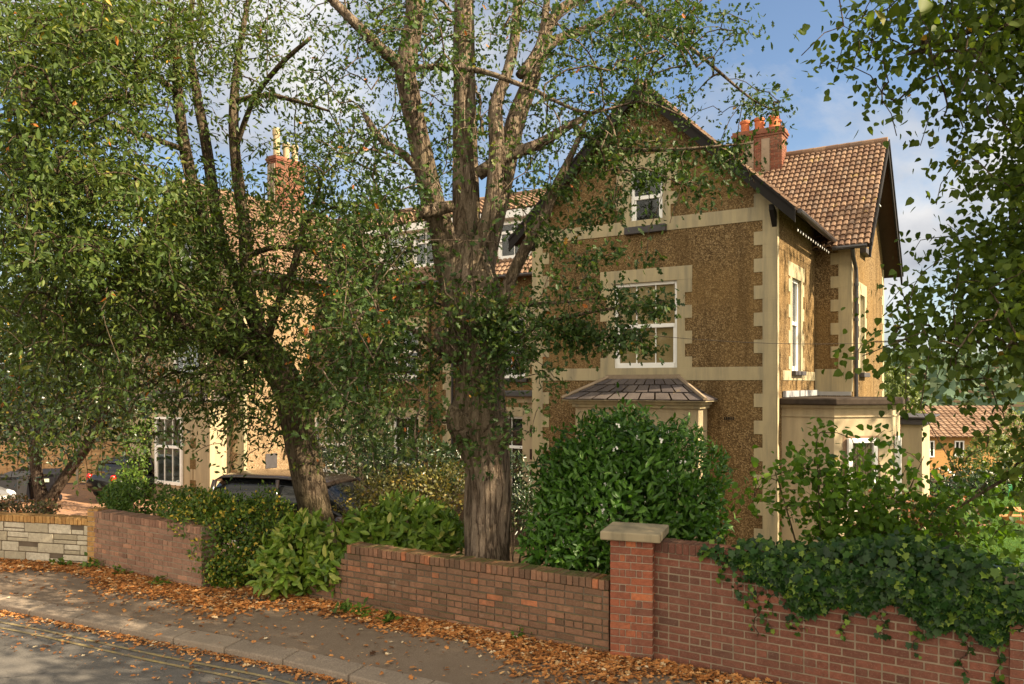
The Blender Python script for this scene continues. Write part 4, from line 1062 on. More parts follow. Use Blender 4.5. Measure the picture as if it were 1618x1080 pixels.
def map_clusters(rows, col0, row0, depth, size, M, cell=54, k=1.0, afac=.2):
    """foliage densities read off the photo, cell by cell, given depth to fill a crown's volume"""
    out = []
    for r, line in enumerate(rows):
        for c, ch in enumerate(line.split()):
            d = int(ch)
            if not d: continue
            px0, py0 = (col0+c)*cell, (row0+r)*cell
            Ym = depth(px0+27, py0+27)[0]
            n = TAU[d]*k*(cell/F*Ym)**2/(afac*size*size)/M
            n = int(n)+(random.random() < n-int(n))
            for _ in range(n):
                m, s = depth(px0+27, py0+27); Y = max(m-2.3*s, min(m+2.3*s, random.gauss(m, s)))
                out.append(tuple(at(px0+random.uniform(-6, cell+6), py0+random.uniform(-6, cell+6), Y)))
    return np.array(out)
def ell_clusters(c, r, n, lo=.0):
    a = rng.normal(0, 1, (n, 3)); a = nrm(a); q = (lo+(1-lo)*rng.random(n)**.5)[:, None]
    return np.array(c)+a*q*np.array(r)

# ---- the big oak behind the low wall
oak = Tree('oak_tree', (at(770,900,10.0).x, 10.0, 0), 'tall oak with a thick burred trunk forking into several limbs, behind the low mossy wall', 'tree', BARK_OAK, L_OAK)
def OL(L, n=12, rough=0., Y0=10.0):
    L = [(a, b, (c if c is not None else Y0), r) for a, b, c, r in L]; p, r = limb_px(L); oak.limb(p, r, n, rough)
OL([(770,985,10,52),(769,930,10,41),(769,880,10,37),(770,800,10,36),(771,740,10,36),(762,690,10,41),(756,658,10,47),(758,630,10,42),(758,600,10,40),(757,550,10,42),(750,500,10,45),(743,455,10,46),(738,415,10.0,38),(737,380,10.05,27)], 36, .045)
OL([(727,470,10,24),(711,425,9.95,23),(700,370,9.9,21),(684,320,9.8,19),(668,250,9.7,17.5),(655,190,9.6,16.5),(645,140,9.5,16.5),(640,105,9.45,17),(652,50,9.4,15),(656,0,9.3,14),(650,-80,9.2,11),(630,-200,9,7)], 18, .03)
OL([(640,108,9.45,12),(600,75,9.3,9),(560,35,9.1,8),(530,5,9,7),(470,-60,8.8,5)], 10)
OL([(738,440,10.05,30),(737,350,10.15,22.5),(735,250,10.25,20),(734,150,10.3,18),(733,50,10.4,16.5),(735,-50,10.5,14),(745,-200,10.6,9)], 18, .03)
OL([(757,470,10,22),(766,410,10.1,18),(782,340,10.2,17),(799,260,10.3,17),(815,190,10.4,15),(838,130,10.5,14),(852,88,10.6,10),(866,45,10.7,9),(885,15,10.8,8),(925,-10,10.9,7),(990,-70,11,5)], 16, .03)
OL([(742,440,9.72,9),(762,370,9.8,11),(778,320,9.85,13),(785,240,9.9,13),(783,165,9.95,11),(800,120,10,9),(812,70,10,8),(818,0,10.1,7),(825,-90,10.2,5)], 12, .03)
OL([(848,100,10.6,8),(880,62,10.7,7),(930,44,10.8,6.5),(995,0,10.9,6),(1060,-50,11,4)], 8)
OL([(820,120,10.1,7),(850,75,10.2,6),(862,20,10.3,6),(868,-60,10.4,4)], 8)
OL([(755,275,9.9,11),(800,247,9.9,10),(850,228,9.9,8.5),(905,195,9.9,6),(950,172,9.9,3)], 10)
OL([(668,275,9.7,8),(640,245,9.6,7),(612,228,9.5,6.5),(592,207,9.4,6),(575,178,9.3,4)], 8)
OL([(785,510,9.95,10),(798,462,9.9,10.5),(817,418,9.85,10),(840,374,9.8,9.5),(864,332,9.75,9),(882,285,9.7,7),(905,240,9.65,5),(925,190,9.6,3)], 10)
OL([(648,108,9.3,5),(700,105,9.2,5),(760,112,9.15,4.5),(800,125,9.1,4.2),(850,145,9.1,3.6),(890,165,9.1,3),(935,178,9.1,2.4),(1015,160,9.1,2),(1075,182,9.1,1.2)], 6)
OL([(780,555,9.8,5),(850,515,9.5,3.6),(900,500,9.3,3),(960,488,9.2,2.4),(1045,478,9.1,1.2)], 6)
OL([(790,525,9.8,4.5),(822,484,9.6,3.2),(880,478,9.4,2.6),(950,470,9.2,1.4)], 6)
OL([(700,560,9.9,6),(650,520,9.6,4.5),(590,500,9.4,3.6),(520,470,9.2,2)], 6)
OL([(905,195,9.9,5),(960,232,9.6,3.5),(1060,236,9.3,3),(1130,231,9.1,2.2),(1190,226,9,1.2)], 6)
OL([(995,0,10.9,5),(1050,45,10.4,4),(1100,82,10,3.2),(1150,125,9.8,2.4),(1190,158,9.7,1.8),(1228,176,9.6,1.2)], 6)
OL([(716,325,9.6,9),(690,330,9.55,11),(664,335,9.45,12),(660,335,9.44,6)], 10)
OL([(720,565,9.75,15),(703,540,9.65,11),(692,518,9.6,9)], 10)
OL([(738,690,9.85,20),(726,665,9.75,22),(719,655,9.72,16),(718,640,9.75,8)], 14, .06)
OL([(785,700,9.9,18),(792,680,9.8,18),(793,660,9.8,10)], 14, .06)
ORows = ['3 5 7 8 4 4 5 4 6 8 8 6 3 0',
 '2 4 6 6 4 3 3 5 6 7 6 5 2 0',
 '4 4 4 5 3 3 3 3 5 6 4 2 3 2',
 '4 5 4 5 4 3 4 5 4 5 1 0 1 3',
 '3 6 4 3 3 4 5 4 3 3 2 1 1 0',
 '3 5 4 4 2 3 4 3 2 3 3 2 1 0',
 '4 7 5 4 1 1 2 2 1 2 1 0 0 0',
 '3 7 5 3 1 0 1 1 1 0 0 0 0 0',
 '4 7 6 4 3 3 2 0 0 0 0 0 0 0',
 '4 8 7 5 6 8 5 0 0 0 0 0 0 0',
 '4 8 6 5 4 6 5 0 0 0 0 0 0 0',
 '3 7 3 3 2 4 2 0 0 0 0 0 0 0',
 '2 6 3 4 2 3 1 0 0 0 0 0 0 0',
 '1 3 2 2 1 2 0 0 0 0 0 0 0 0']
def odep(x, y):
    if x > 830 and y > 430: return 9.2, .35
    if x > 860 and 190 < y < 430: return 9.3, .5
    if x > 1080: return 9.6, .5
    if 690 < x < 830 and y > 430: return 9.55, .25
    return 10.1, 1.15
OS = .080
oc = np.concatenate([map_clusters(ORows[:8], 9, 0, odep, OS, 28, k=2.2), map_clusters(ORows[8:], 9, 8, odep, OS, 28, k=3.2)])
oc2 = map_clusters(['6 6 6 6 6 6 6 6 6 6 5 4 3']*4, 9, -4, lambda x, y: (10.3, 1.5), OS*1.2, 18, k=.4)
oak.clusters(np.concatenate([oc]), 28, OS, .125, tint=(.46,.22))
def sprays(L):
    out = []
    for (x, y, Y, rx, ry, n) in L:
        for _ in range(n): out.append(tuple(at(x+random.uniform(-1, 1)*rx, y+random.gauss(0, .5)*ry, random.gauss(Y, .16))))
    return np.array(out)
oak.clusters(sprays([(830,525,9.4,45,26,13),(890,528,9.3,40,24,13),(945,535,9.2,40,24,13),(1000,545,9.15,32,22,9),(1015,480,9.15,42,17,11),(960,468,9.2,22,18,5),(905,470,9.3,30,18,4),(880,438,9.3,14,14,2),
  (895,402,9.4,14,10,2),(932,412,9.4,16,10,3),(968,398,9.4,14,9,2),(1020,415,9.3,8,5,1),(870,600,9.3,10,14,3),(880,372,9.6,26,14,4),(930,345,9.6,22,14,4),(975,322,9.5,18,14,4),(905,300,9.7,26,18,5),(960,262,9.5,30,18,7),
  (1020,285,9.3,28,15,7),(1080,255,9.3,30,16,7),(1140,258,9.1,26,15,6),(1095,300,9.2,20,12,3),(1102,326,9.15,8,7,1),(1162,305,9.1,10,7,1),(1010,232,9.5,34,14,5),(1165,232,9.1,26,10,3),(950,215,9.7,30,20,6),(1200,170,9.7,20,12,3)]), 34, .082, .10, tint=(.44,.22))
oak.clusters(oc2, 18, OS*1.2, .2, tint=(.46,.22))
oak.finish(OAK)

# ---- the leaning tree on its left
lt = Tree('leaning_tree', (at(508,900,12.5).x, 12.5, 0), 'leaning grey barked tree with many upright stems, in front of the dark people carrier', 'tree', BARK_GREY, L_LEFT)
def LL(L, n=12, rough=0.):
    p, r = limb_px(L); lt.limb(p, r, n, rough)
LL([(520,935,12.5,36),(508,850,12.5,27),(497,800,12.5,25),(484,740,12.5,25),(472,680,12.5,25),(463,635,12.5,26),(450,600,12.5,25),(432,570,12.5,24),(412,547,12.5,21)], 24, .035)
LL([(425,560,12.5,14),(400,555,12.4,14),(378,520,12.4,13),(342,453,12.3,12),(320,373,12.2,11),(314,333,12.1,10),(293,237,12,9),(281,148,11.9,8),(278,80,11.8,6),(265,-40,11.6,4)], 12, .03)
LL([(420,555,12.5,12),(400,505,12.6,11),(370,430,12.8,10),(348,374,12.9,9.5),(326,230,13,8.5),(311,148,13,7.5),(300,60,13,5),(310,-60,13,3)], 10)
LL([(425,560,12.5,15),(413,533,12.5,14),(395,471,12.6,11),(388,404,12.7,10.5),(387,370,12.7,10),(371,237,12.8,8.5),(370,159,12.8,7.5),(378,80,12.9,5),(400,-40,13,3)], 12, .03)
LL([(425,555,12.5,7),(424,530,12.3,7),(444,469,12.1,6.5),(463,424,12,6),(480,360,11.9,4),(505,300,11.8,2.5)], 8)
LL([(415,552,12.4,12),(389,558,12.3,12),(360,551,12.1,11),(325,530,11.9,10),(293,512,11.7,9),(240,480,11.4,7),(180,440,11,5),(110,400,10.6,3)], 10, .03)
LL([(405,548,12.5,9),(378,548,12.7,9),(333,513,13,8),(290,484,13.3,7),(230,430,13.6,5),(160,380,13.9,3)], 8)
LL([(281,148,11.9,6),(230,110,11.2,5),(150,70,10.4,4),(60,50,9.8,3)], 8)
LL([(314,333,12.1,6),(250,300,11.4,5),(170,285,10.7,4),(80,290,10,3),(0,310,9.6,2)], 8)
LL([(293,237,12,5),(230,215,11.2,4.5),(140,190,10.3,3.5),(40,180,9.6,2.5),(-60,190,9.2,2)], 8)
LL([(371,237,12.8,5),(400,160,12.4,4.2),(440,105,12,4),(490,60,11.7,3)], 8)
LL([(370,160,12.8,4.5),(420,150,12.6,4),(470,160,12.3,3.5),(520,175,12,2)], 6)
LL([(388,404,12.7,5),(440,390,12.6,4),(500,400,12.5,3),(560,430,12.4,2)], 6)
LL([(463,635,12.4,7),(500,600,12.1,4),(560,580,11.9,3),(610,590,11.7,2)], 6)
LRows = ['9 9 9 9 8 7 6 5 4 3', '9 9 9 9 8 7 6 5 3 2', '9 9 9 8 6 5 4 4 3 2', '9 9 8 8 5 2 2 2 3 4 1', '9 9 8 7 4 2 1 2 3 4 2', '9 9 9 9 8 7 5 4 5 6 5 4', '9 9 8 8 8 8 6 5 6 7 5 4', '9 9 9 9 9 8 7 6 5 6 5 4', '8 8 8 8 8 8 7 6 5 5 4 4', '7 8 8 8 8 8 8 6 5 5 4 4', '6 7 7 6 5 6 8 7 6 6 4 4', '5 5 5 5 5 5 7 6 7 6 3 4', '3 3 3 3 2 3 5 5 3 3 2', '1 1 1 1 1 1 1 2 1 1 1']
def ldep(x, y):
    if x < 270 and y < 430: return (10.0, .9) if random.random() < .6 else (12.5, 1.2)
    if x < 220: return 12.0, 1.3
    return 12.3, 1.1
LS = .092
lc = map_clusters(LRows, 0, 0, ldep, LS, 24, k=2.7)
lt.clusters(lc, 24, LS, .15, tint=(.44,.22), maxreach=4)
lc2 = np.concatenate([map_clusters(['7 7 7 7 7 6 6 5 4 4 3 3 3 3']*4, -4, -4, lambda x, y: (11.5, 1.6), LS*1.25, 18, k=.35), map_clusters(['7 7 7 7']*10, -4, 0, lambda x, y: (11.5, 1.3), LS*1.25, 18, k=.8)])
lt.clusters(lc2, 18, LS*1.25, .22, tint=(.44,.22), maxreach=4)
lt.finish(NARROW)

# ---- the small tree with two trunks by the bins
st = Tree('small_tree', (at(72,790,19.5).x, 19.5, -.45), 'small dark tree whose two trunks part in a V beside the bins', 'tree', BARK_DARK, L_DARK)
def S_(L, n=10): p, r = limb_px([(a,b,19.5+d,c) for a,b,c,d in L]); st.limb(p, r, n)
S_([(66,822,15,0),(68,792,12,0),(62,770,9,0),(56,730,8.5,0),(55,690,8,0),(52,630,7,.2),(45,560,5,.3),(60,490,3,.3)])
S_([(74,800,11,0),(90,772,8,0),(112,740,8,0),(140,700,8,-.1),(160,660,8,-.2),(172,610,7.5,-.3),(185,560,5,-.4),(180,500,3,-.5)])
S_([(160,650,5,-.2),(200,620,4,-.4),(250,600,2,-.8)]); S_([(55,690,5,0),(20,650,4,0),(-30,620,2,0)]); S_([(60,560,4,.2),(110,520,3,.2),(150,470,2,.2)])
sc_ = map_clusters(['3 4 5 5 4 2','5 6 7 6 5 3','6 7 7 6 5 3','6 6 5 5 4 2','6 5 4 4 2 2','4 3 2 1 0 0'], 0, 8, lambda x, y: (19.3, 1.0), .13, 18, k=1.9)
st.clusters(sc_, 18, .13, .2, tint=(.6,.25)); st.finish(OVAL)

# ---- the lime at the right edge
lime = Tree('lime_tree', (6.9, 7.4, 0), 'lime tree with large heart shaped leaves hanging in from the right edge', 'tree', BARK_GREY, L_LIME)
lime.limb([(6.9,7.4,-.3),(6.88,7.4,1.2),(6.85,7.38,2.6),(6.8,7.3,4.5),(6.9,7.4,6.5),(7,7.3,9.5)], [.30,.25,.23,.19,.14,.05], 18, .03)
lime.limb([(6.83,7.35,2.9),(6.0,7.1,4.3),(4.9,6.7,5.3),(3.9,6.3,5.6),(3.0,6.1,5.3)], [.11,.085,.055,.03,.01], 10)
lime.limb([(6.85,7.38,2.3),(5.9,7.0,3.0),(5.0,6.7,3.4),(4.1,6.4,3.4),(3.3,6.2,3.15)], [.09,.06,.04,.022,.008], 8)
lime.limb([(6.86,7.38,1.9),(6.0,7.1,2.2),(5.1,6.9,2.3),(4.3,6.7,2.1),(3.7,6.6,1.8)], [.07,.05,.035,.02,.008], 8)
lime.limb([(6.8,7.3,4.0),(5.9,6.2,5.4),(4.9,5.6,6.2),(3.9,5.4,6.2)], [.10,.07,.045,.015], 8)
lime.limb([(6.8,7.3,3.6),(6.2,6.2,4.2),(5.2,5.9,4.4),(4.3,5.9,4.2)], [.08,.05,.035,.012], 8)
for a in range(5):
    an = a*1.3-.6; lime.limb([(6.8,7.3,3.8+a*.8),(6.8+1.6*math.cos(an),7.3+1.6*math.sin(an),5.2+a),(6.8+3*math.cos(an),7.3+3*math.sin(an),6+a)], [.1,.06,.02], 8)
MRows = ['1 3 5 6 8 8 8 9 9','3 4 5 6 8 8 8 9 9','0 1 4 5 6 6 7 8 9','0 0 3 3 3 5 7 9 9','0 0 0 0 2 5 7 9 9','0 0 0 0 2 6 8 9 9','0 0 0 0 2 5 8 9 9',
 '0 0 0 1 4 8 9 9 9','0 0 0 4 7 9 9 9 9','0 0 3 6 7 8 9 9 9','0 0 3 5 5 6 7 9 9','0 0 0 2 3 3 4 7 9','0 0 0 1 1 2 3 6 9','0 0 0 1 1 2 3 6 9','0 0 0 0 1 1 3 6 9']
lime.clusters(map_clusters(MRows, 23, 0, lambda x, y: (6.1, .5), .056, 18, afac=.33, k=1.6), 18, .056, .11, droop=.7, tint=(.45,.22), twig=.0022)
lime.clusters(np.concatenate([ell_clusters((8.7,6.9,7.4), (3.1,3.4,4.0), 560), ell_clusters((6.6,4.6,6.4), (2.6,2.2,2.8), 260), map_clusters(['6 7 8 9 9 9 9 9']*4, 24, -4, lambda x, y: (6.2,.7), .10, 12, afac=.33, k=.45)]), 14, .12, .2, droop=.6, twig=.003)
lime.finish(HEART)

# ---- trees beyond the frame that throw the dappled shade
def round_tree(name, base, c, r, n, label, mat=L_LIME, size=.16, M=16, trunk=.2):
    t = Tree(name, base, label, 'tree', BARK_GREY, mat); b = Vector(base); c = Vector(c)
    t.limb([b-ZU*.3, b+ZU*1.5, b*.45+c*.55, c+ZU*r[2]*.6], [trunk*1.2, trunk, trunk*.7, trunk*.2], 12)
    for a in range(6):
        an = a*1.05+.3; q = c+Vector((r[0]*.7*math.cos(an), r[1]*.7*math.sin(an), r[2]*(.1+.12*(a % 3))))
        t.limb([b*.5+c*.5, b*.2+q*.4+c*.4, q], [trunk*.5, trunk*.35, trunk*.1], 6)
    t.clusters(ell_clusters(c, r, n, .2), M, size, .25, droop=.5, maxreach=6); return t.finish(HEART)
round_tree('street_tree', (10.5, 1.0, 0), (10.2, .6, 7.4), (4.2, 4.0, 3.6), 560, 'lime tree standing along the road to the right, shading the pavement')
round_tree('garden_tree', (18.8, 14.2, -.9), (18.8, 14.2, 11.5), (4.2, 4.2, 5.6), 115, 'tall tree in the side garden that dapples the right wall of the villa')

# ---- shrubs
def shrub(name, label, cat, base, blobs, n, size, tpl, mat, tint=(.5,.22), upf=.35, group=None, stems=6, rough=.35, shell=.2, stem_r=.012, fold_n=.8):
    root = thing(name, base, label, cat, group); base = Vector(base)
    vol = np.array([(b[3]*b[4]*b[5])**(2/3) for b in blobs]); vol /= vol.sum(); P = []; O = []; T = []
    for b, w in zip(blobs, vol):
        k = int(n*w); a = nrm(rng.normal(0, 1, (k, 3)))
        ph = rng.uniform(0, 6.28, 3)
        lump = 1+.13*np.sin(a[:,0]*5+ph[0])*np.sin(a[:,2]*5+ph[1])+.08*np.sin(a[:,1]*9+a[:,0]*8+ph[2])
        q = 1-np.abs(rng.normal(0, shell, k)); q = np.where(rng.random(k) < .08, q+(.08+.14*np.clip(a[:,2],0,1))*rng.random(k), q)
        c = at(b[0], b[1], b[2]); p = np.array(c)+a*(q*lump)[:, None]*np.array([b[3], b[4], b[5]])
        P.append(p); O.append(a); T.append(np.clip(rng.normal(tint[0]+rng.normal(0,.04), tint[1], k), 0, 1))
    P = np.concatenate(P); O = np.concatenate(O); T = np.concatenate(T)
    z0 = terrain(P[:,0], P[:,1]); ok = P[:,2] > np.maximum(z0, -3)-.02; P, O, T = P[ok], O[ok], T[ok]
    f = O*.35+np.array([0,0,upf])+rng.normal(0, rough+.25, P.shape); nn = O*1.1+np.array([0,-.25,.5])+rng.normal(0, .35, P.shape)
    leaf_mesh('foliage', P, f, nn, rng.uniform(.65, 1.2, len(P))*size, T, tpl, mat, root)
    m = MB(); k = 0
    for b in blobs:
        c = at(b[0], b[1], b[2])
        for i in range(max(2, stems//len(blobs))):
            e = c+Vector((random.uniform(-.6,.6)*b[3], random.uniform(-.6,.6)*b[4], random.uniform(-.1,.75)*b[5]))
            s = base+Vector((random.uniform(-.08,.08), random.uniform(-.08,.08), -.1)); s = s*.75+Vector((e.x,e.y,s.z))*.25
            mid = s*.5+e*.5+Vector((random.uniform(-.08,.08),0,.1))
            m.tube([s, mid, e], [stem_r, stem_r*.8, stem_r*.4], 5)
            if stems <= 14: m.build('stem', BARK_DARK, root, smooth=True); m = MB()
    if m.v: m.build('stem', BARK_DARK, root, smooth=True)
    return root, P, O
def gz(px, Y): x = (px-CX)/F*Y; return (x, Y, float(terrain(x, Y)))
choi, P, O = shrub('evergreen_bush', 'large round glossy green bush with a few white flowers, left of the capped pillar', 'bush', gz(985, 10.1),
    [(985,795,10.1,1.02,.85,1.12),(925,825,9.9,.72,.7,.78),(1065,770,10.2,.66,.7,.80),(975,720,10.2,.62,.6,.62),(1085,825,9.9,.5,.55,.55),(880,870,9.5,.42,.4,.36),(900,760,10.2,.45,.5,.5)], 15500, .105, LAUREL, L_BUSH, (.5,.2), .4, stems=14, shell=.17)
fr = rng.permutation(len(P)); fm = MB(); k = 0
for i in fr:
    if O[i][1] < -.3 and O[i][2] > -.3 and k < 9:
        c = Vector(P[i])+Vector(O[i])*.10
        for j in range(4):
            cc = c+Vector((random.gauss(0,.022), random.gauss(0,.02), random.gauss(0,.016)))
            for q in range(5):
                a = q*1.257; e = Vector((math.cos(a), -.25, math.sin(a)))*.014; s = Vector((-math.sin(a), 0, math.cos(a)))*.008
                fm.add([cc, cc+e*.6+s, cc+e, cc+e*.6-s], [(0,1,2,3)])
        k += 1
fm.build('blossom', PETAL, choi)
shrub('aucuba', 'pale green broad leaved shrub spilling over the gap between the brick walls', 'shrub', gz(468, 10.75),
    [(470,885,10.6,.50,.42,.46),(440,905,10.5,.30,.3,.30),(520,900,10.35,.30,.25,.26),(480,850,10.8,.36,.35,.3)], 1900, .155, LAUREL, L_AUC, (.62,.24), .25, stems=10, shell=.24)
shrub('aucuba', 'light green broad leaved shrub behind the mossy wall, left of the oak trunk', 'shrub', gz(640, 11.0),
    [(640,835,11.0,.62,.5,.42),(585,850,10.9,.45,.4,.36),(695,850,10.9,.42,.4,.34)], 2500, .15, LAUREL, L_AUC, (.52,.24), .3, stems=8, shell=.24)
shrub('euonymus_hedge', 'yellow flecked evergreen hedge at the end of the purple brick wall', 'hedge', gz(370, 11.6),
    [(378,858,11.3,.66,.55,.74),(330,823,11.5,.48,.5,.44),(425,842,11.6,.42,.45,.64),(362,902,11.0,.36,.25,.30),(300,808,12.0,.4,.5,.34)], 14000, .055, OVAL, L_EUO, (.5,.28), .35, stems=12, shell=.2)
shrub('low_hedge', 'low green hedge on top of the purple brick wall under the left bay window', 'hedge', gz(245, 13.2),
    [(180,795,13.6,.3,.35,.3),(240,800,13.2,.5,.45,.40),(290,800,13.0,.45,.45,.34),(205,790,13.4,.38,.4,.38)], 3600, .06, OVAL, L_MID, (.42,.22), .5, stems=8)
shrub('twiggy_shrub', 'yellowing twiggy shrub between the leaning trunk and the oak trunk', 'shrub', gz(650, 13.0),
    [(650,775,13.0,.70,.6,.46),(600,785,13.0,.5,.5,.40),(705,770,13.2,.45,.5,.5),(560,800,12.7,.3,.3,.32)], 3600, .062, OVAL, L_TWIG, (.5,.28), .5, stems=44, shell=.3, rough=.6, stem_r=.006)
shrub('camellia', 'dark rounded evergreen shrub under the ground floor window left of the oak', 'shrub', gz(665, 15.5),
    [(668,728,15.5,.62,.6,.52),(612,740,15.5,.45,.5,.42),(715,745,15.6,.42,.5,.5)], 3000, .09, LAUREL, L_DARK, (.5,.25), .35, stems=8)
shrub('grey_shrub', 'greyish green shrub behind the car roof, right of the leaning trunk', 'shrub', gz(560, 17.5),
    [(555,715,17.5,.7,.6,.75),(590,690,17.8,.5,.5,.55)], 2600, .09, LAUREL, L_DARK, (.7,.25), .35, stems=8)
shrub('dark_shrub', 'dark shrub in the shadow of the porch, right of the oak trunk', 'shrub', gz(812, 16.2),
    [(815,760,16.2,.34,.4,.62),(825,800,15.5,.3,.4,.45)], 1500, .08, LAUREL, L_DARK, (.5,.25), .35, stems=6)
shrub('bay_creeper', 'loose green creeper at the left corner of the far bay', 'creeper', gz(212, 25.0),
    [(212,720,25,.45,.4,1.0),(228,670,25.4,.35,.35,.8),(205,765,24,.55,.5,.45)], 2200, .10, OVAL, L_MID, (.4,.25), .3, stems=8)
shrub('reddish_shrub', 'small reddish leaved shrub at the left end of the pale block wall', 'shrub', gz(25, 15.6),
    [(22,800,15.6,.34,.4,.22),(66,806,15.2,.3,.3,.18)], 800, .07, OVAL, L_RED, (.5,.3), .4, stems=8)
def strap_plant(px, Y, n, L, label):
    b = gz(px, Y); root = thing('strap_leaf_plant', b, label, 'plant', 'strap leaved plants behind the pale block wall')
    a = rng.uniform(0, 6.28, n); P = np.array(b)+np.stack([rng.normal(0,.10,n), rng.normal(0,.10,n), np.full(n,.0)], -1)
    f = np.stack([np.cos(a)*.65, np.sin(a)*.65, rng.uniform(.5,1.2,n)], -1); nn = np.stack([-np.cos(a)*.7, -np.sin(a)*.7, np.ones(n)*.8], -1)
    leaf_mesh('foliage', P, f, nn, rng.uniform(.7,1.15,n)*L, rng.random(n), STRAP, L_MID, root)
strap_plant(112, 13.6, 70, .62, 'strap leaved green plant behind the block wall, under the V of the small tree'); strap_plant(160, 13.3, 80, .6, 'strap leaved green plant behind the orange pillar'); strap_plant(136, 14.2, 60, .6, 'strap leaved plant standing back between its two fellows'); strap_plant(75, 13.9, 50, .55, 'strap leaved plant behind the block wall, left of the others')
shrub('border_plant', 'leafy border plant behind the purple wall, right of the strap leaved plants', 'plant', gz(190, 14.6), [(188,785,14.6,.28,.3,.24)], 420, .10, OVAL, L_MID, (.35,.2), .5, stems=5)

# young lime shoots leaning over the ivy
sap = Tree('sapling', (3.55, 8.9, -.1), 'leafy young lime shoots in front of the side bay, above the ivy', 'shrub', BARK_GREY, L_SAP)
for (dx, tipx, tipy, Y) in ((0,1225,745,8.6),(.1,1290,700,8.7),(.2,1330,730,8.9),(.35,1400,745,8.9),(.5,1460,720,9),(.6,1500,770,8.8),(.7,1560,760,8.6)):
    e = at(tipx, tipy, Y); b = Vector((3.3+dx, 8.75, -.1)); sap.limb([b, b*.6+e*.4+ZU*.25, e], [.016,.011,.004], 6)
sap.clusters(map_clusters(['0 1 4 3 0 0 0 0','2 5 7 6 3 2 2 3','2 4 7 8 6 5 4 3','0 3 5 8 8 7 5 4','0 2 4 7 8 8 7 5'], 22, 12.6, lambda x, y: (8.75, .35), .074, 14, afac=.33, k=2.8), 14, .074, .11, droop=.5, tint=(.35,.22), twig=.0022)
sap.finish(HEART)
shrub('dry_shrub', 'shrub with russet dry leaves low behind the ivy, lit from behind', 'shrub', gz(1420, 10.2), [(1410,815,10.2,.6,.4,.30),(1490,820,10.0,.5,.4,.3)], 1500, .07, OVAL, L_RED, (.55,.3), .4, stems=10)

# ivy over the right wall
iv = thing('ivy', (2.9, 7.3, 1.1), 'dark green ivy heaped over the top of the taller brick wall', 'ivy')
d = Vector((4.02-1.40, 6.45-8.19, 0)); Lw = d.length; d.normalize(); nw = Vector((d.y, -d.x, 0)); nw = nw if nw.y < 0 else -nw
n = 10500; s = rng.uniform(0, 1, n)**.85*(Lw+.5); thick = np.clip((s-.80)/.65, 0, 1)
bot = 1.2-.06-thick*(.29+.07*np.sin(s*5)+.05*np.sin(s*13))-.02; top = 1.24+.05*thick+.16*thick*(.5+.5*np.sin(s*3.3))
q = rng.random(n); zz = bot+(top-bot)*q
outw = np.where(zz > 1.21, rng.uniform(-.42, .16, n), .03+.15*thick*(1+.45*np.sin(s*7+zz*9)+.3*np.sin(s*17-zz*6))*np.sin(np.pi*np.clip((zz-bot)/(top-bot), 0, 1))*rng.random(n)**.5)
keep = rng.random(n) < (.06*(s > .55)+.94*thick); keep |= False
P = np.array([1.40, 8.19, 0])[None]+s[:,None]*np.array(d)[None]+outw[:,None]*np.array(nw)[None]; P[:,2] = zz+rng.normal(0,.02,n); P = P[keep]
k = len(P); f = np.array(nw)[None]*.35+np.array([0,0,-.7])[None]+rng.normal(0,.5,(k,3)); nn = np.array(nw)[None]*1.0+np.array([0,0,.55])[None]+rng.normal(0,.3,(k,3))
leaf_mesh('foliage', P, f, nn, rng.uniform(.036,.088,k), np.clip(rng.normal(.52,.26,k),0,1), IVY, L_IVY, iv)
m = MB(); LPs = []
for (s0, ln) in ((.78,.24),(.95,.30),(1.08,.34),(1.18,.52),(1.27,.40),(1.38,.30),(1.5,.3),(1.9,.26),(2.2,.22),(2.5,.3),(2.85,.42),(3.05,.5)):
    z = 1.18-.34*min(1, max(0, (s0-.75)/.7)); a = Vector((1.40, 8.19, 0))+d*s0+nw*.02; pts = []; x = 0
    for i in range(9):
        t = i/8; pts.append(a+d*(x+.03*math.sin(i*1.7))+ZU*(z-ln*t)+nw*.012); x += random.uniform(-.02,.012)
    m.tube(pts, .0035, 4)
    for i in range(1, 9):
        for _ in range(2): LPs.append(np.array(pts[i])+rng.normal(0,.022,3)+np.array(nw)*.02)
m.build('stem', BARK_DARK, iv)
LPs = np.array(LPs); k = len(LPs)
leaf_mesh('foliage', LPs, np.array([0,0,-1.])[None]+rng.normal(0,.6,(k,3)), np.array(nw)[None]+rng.normal(0,.35,(k,3)), rng.uniform(.03,.065,k), rng.random(k), IVY, L_IVY, iv)

# ---- what stands beyond: hedges, trees, the far house
shrub('boundary_hedge', 'tall dark evergreen hedge flecked with gold behind the brown fence', 'hedge', gz(90, 35.5),
    [(20,600,35.5,2.6,1.5,3.4),(120,590,36,2.8,1.5,3.6),(195,600,36.5,2.2,1.4,3.4),(-60,590,35,2.6,1.5,3.4),(60,520,37,2.6,1.6,2.4),(170,520,37.5,2.4,1.6,2.4)], 14000, .26, OVAL, L_GOLD, (.5,.27), .2, stems=12, shell=.22, stem_r=.06)
shrub('garden_bush', 'pale sunlit bush past the side bay, against the wooded hill', 'bush', gz(1405, 36), [(1402,612,36,.85,.9,.95),(1430,640,36,.7,.8,.9)], 2200, .17, OVAL, L_PALE, (.5,.3), .3, stems=6, stem_r=.03)
shrub('garden_bush', 'pale leafy bush at the lawn end, in front of the orange roofed house', 'bush', gz(1565, 31), [(1565,725,31,1.0,.9,1.05),(1530,740,31,.7,.8,.75),(1605,700,32,.9,.9,1.3)], 3800, .13, OVAL, L_PALE, (.45,.3), .3, stems=6, stem_r=.03)
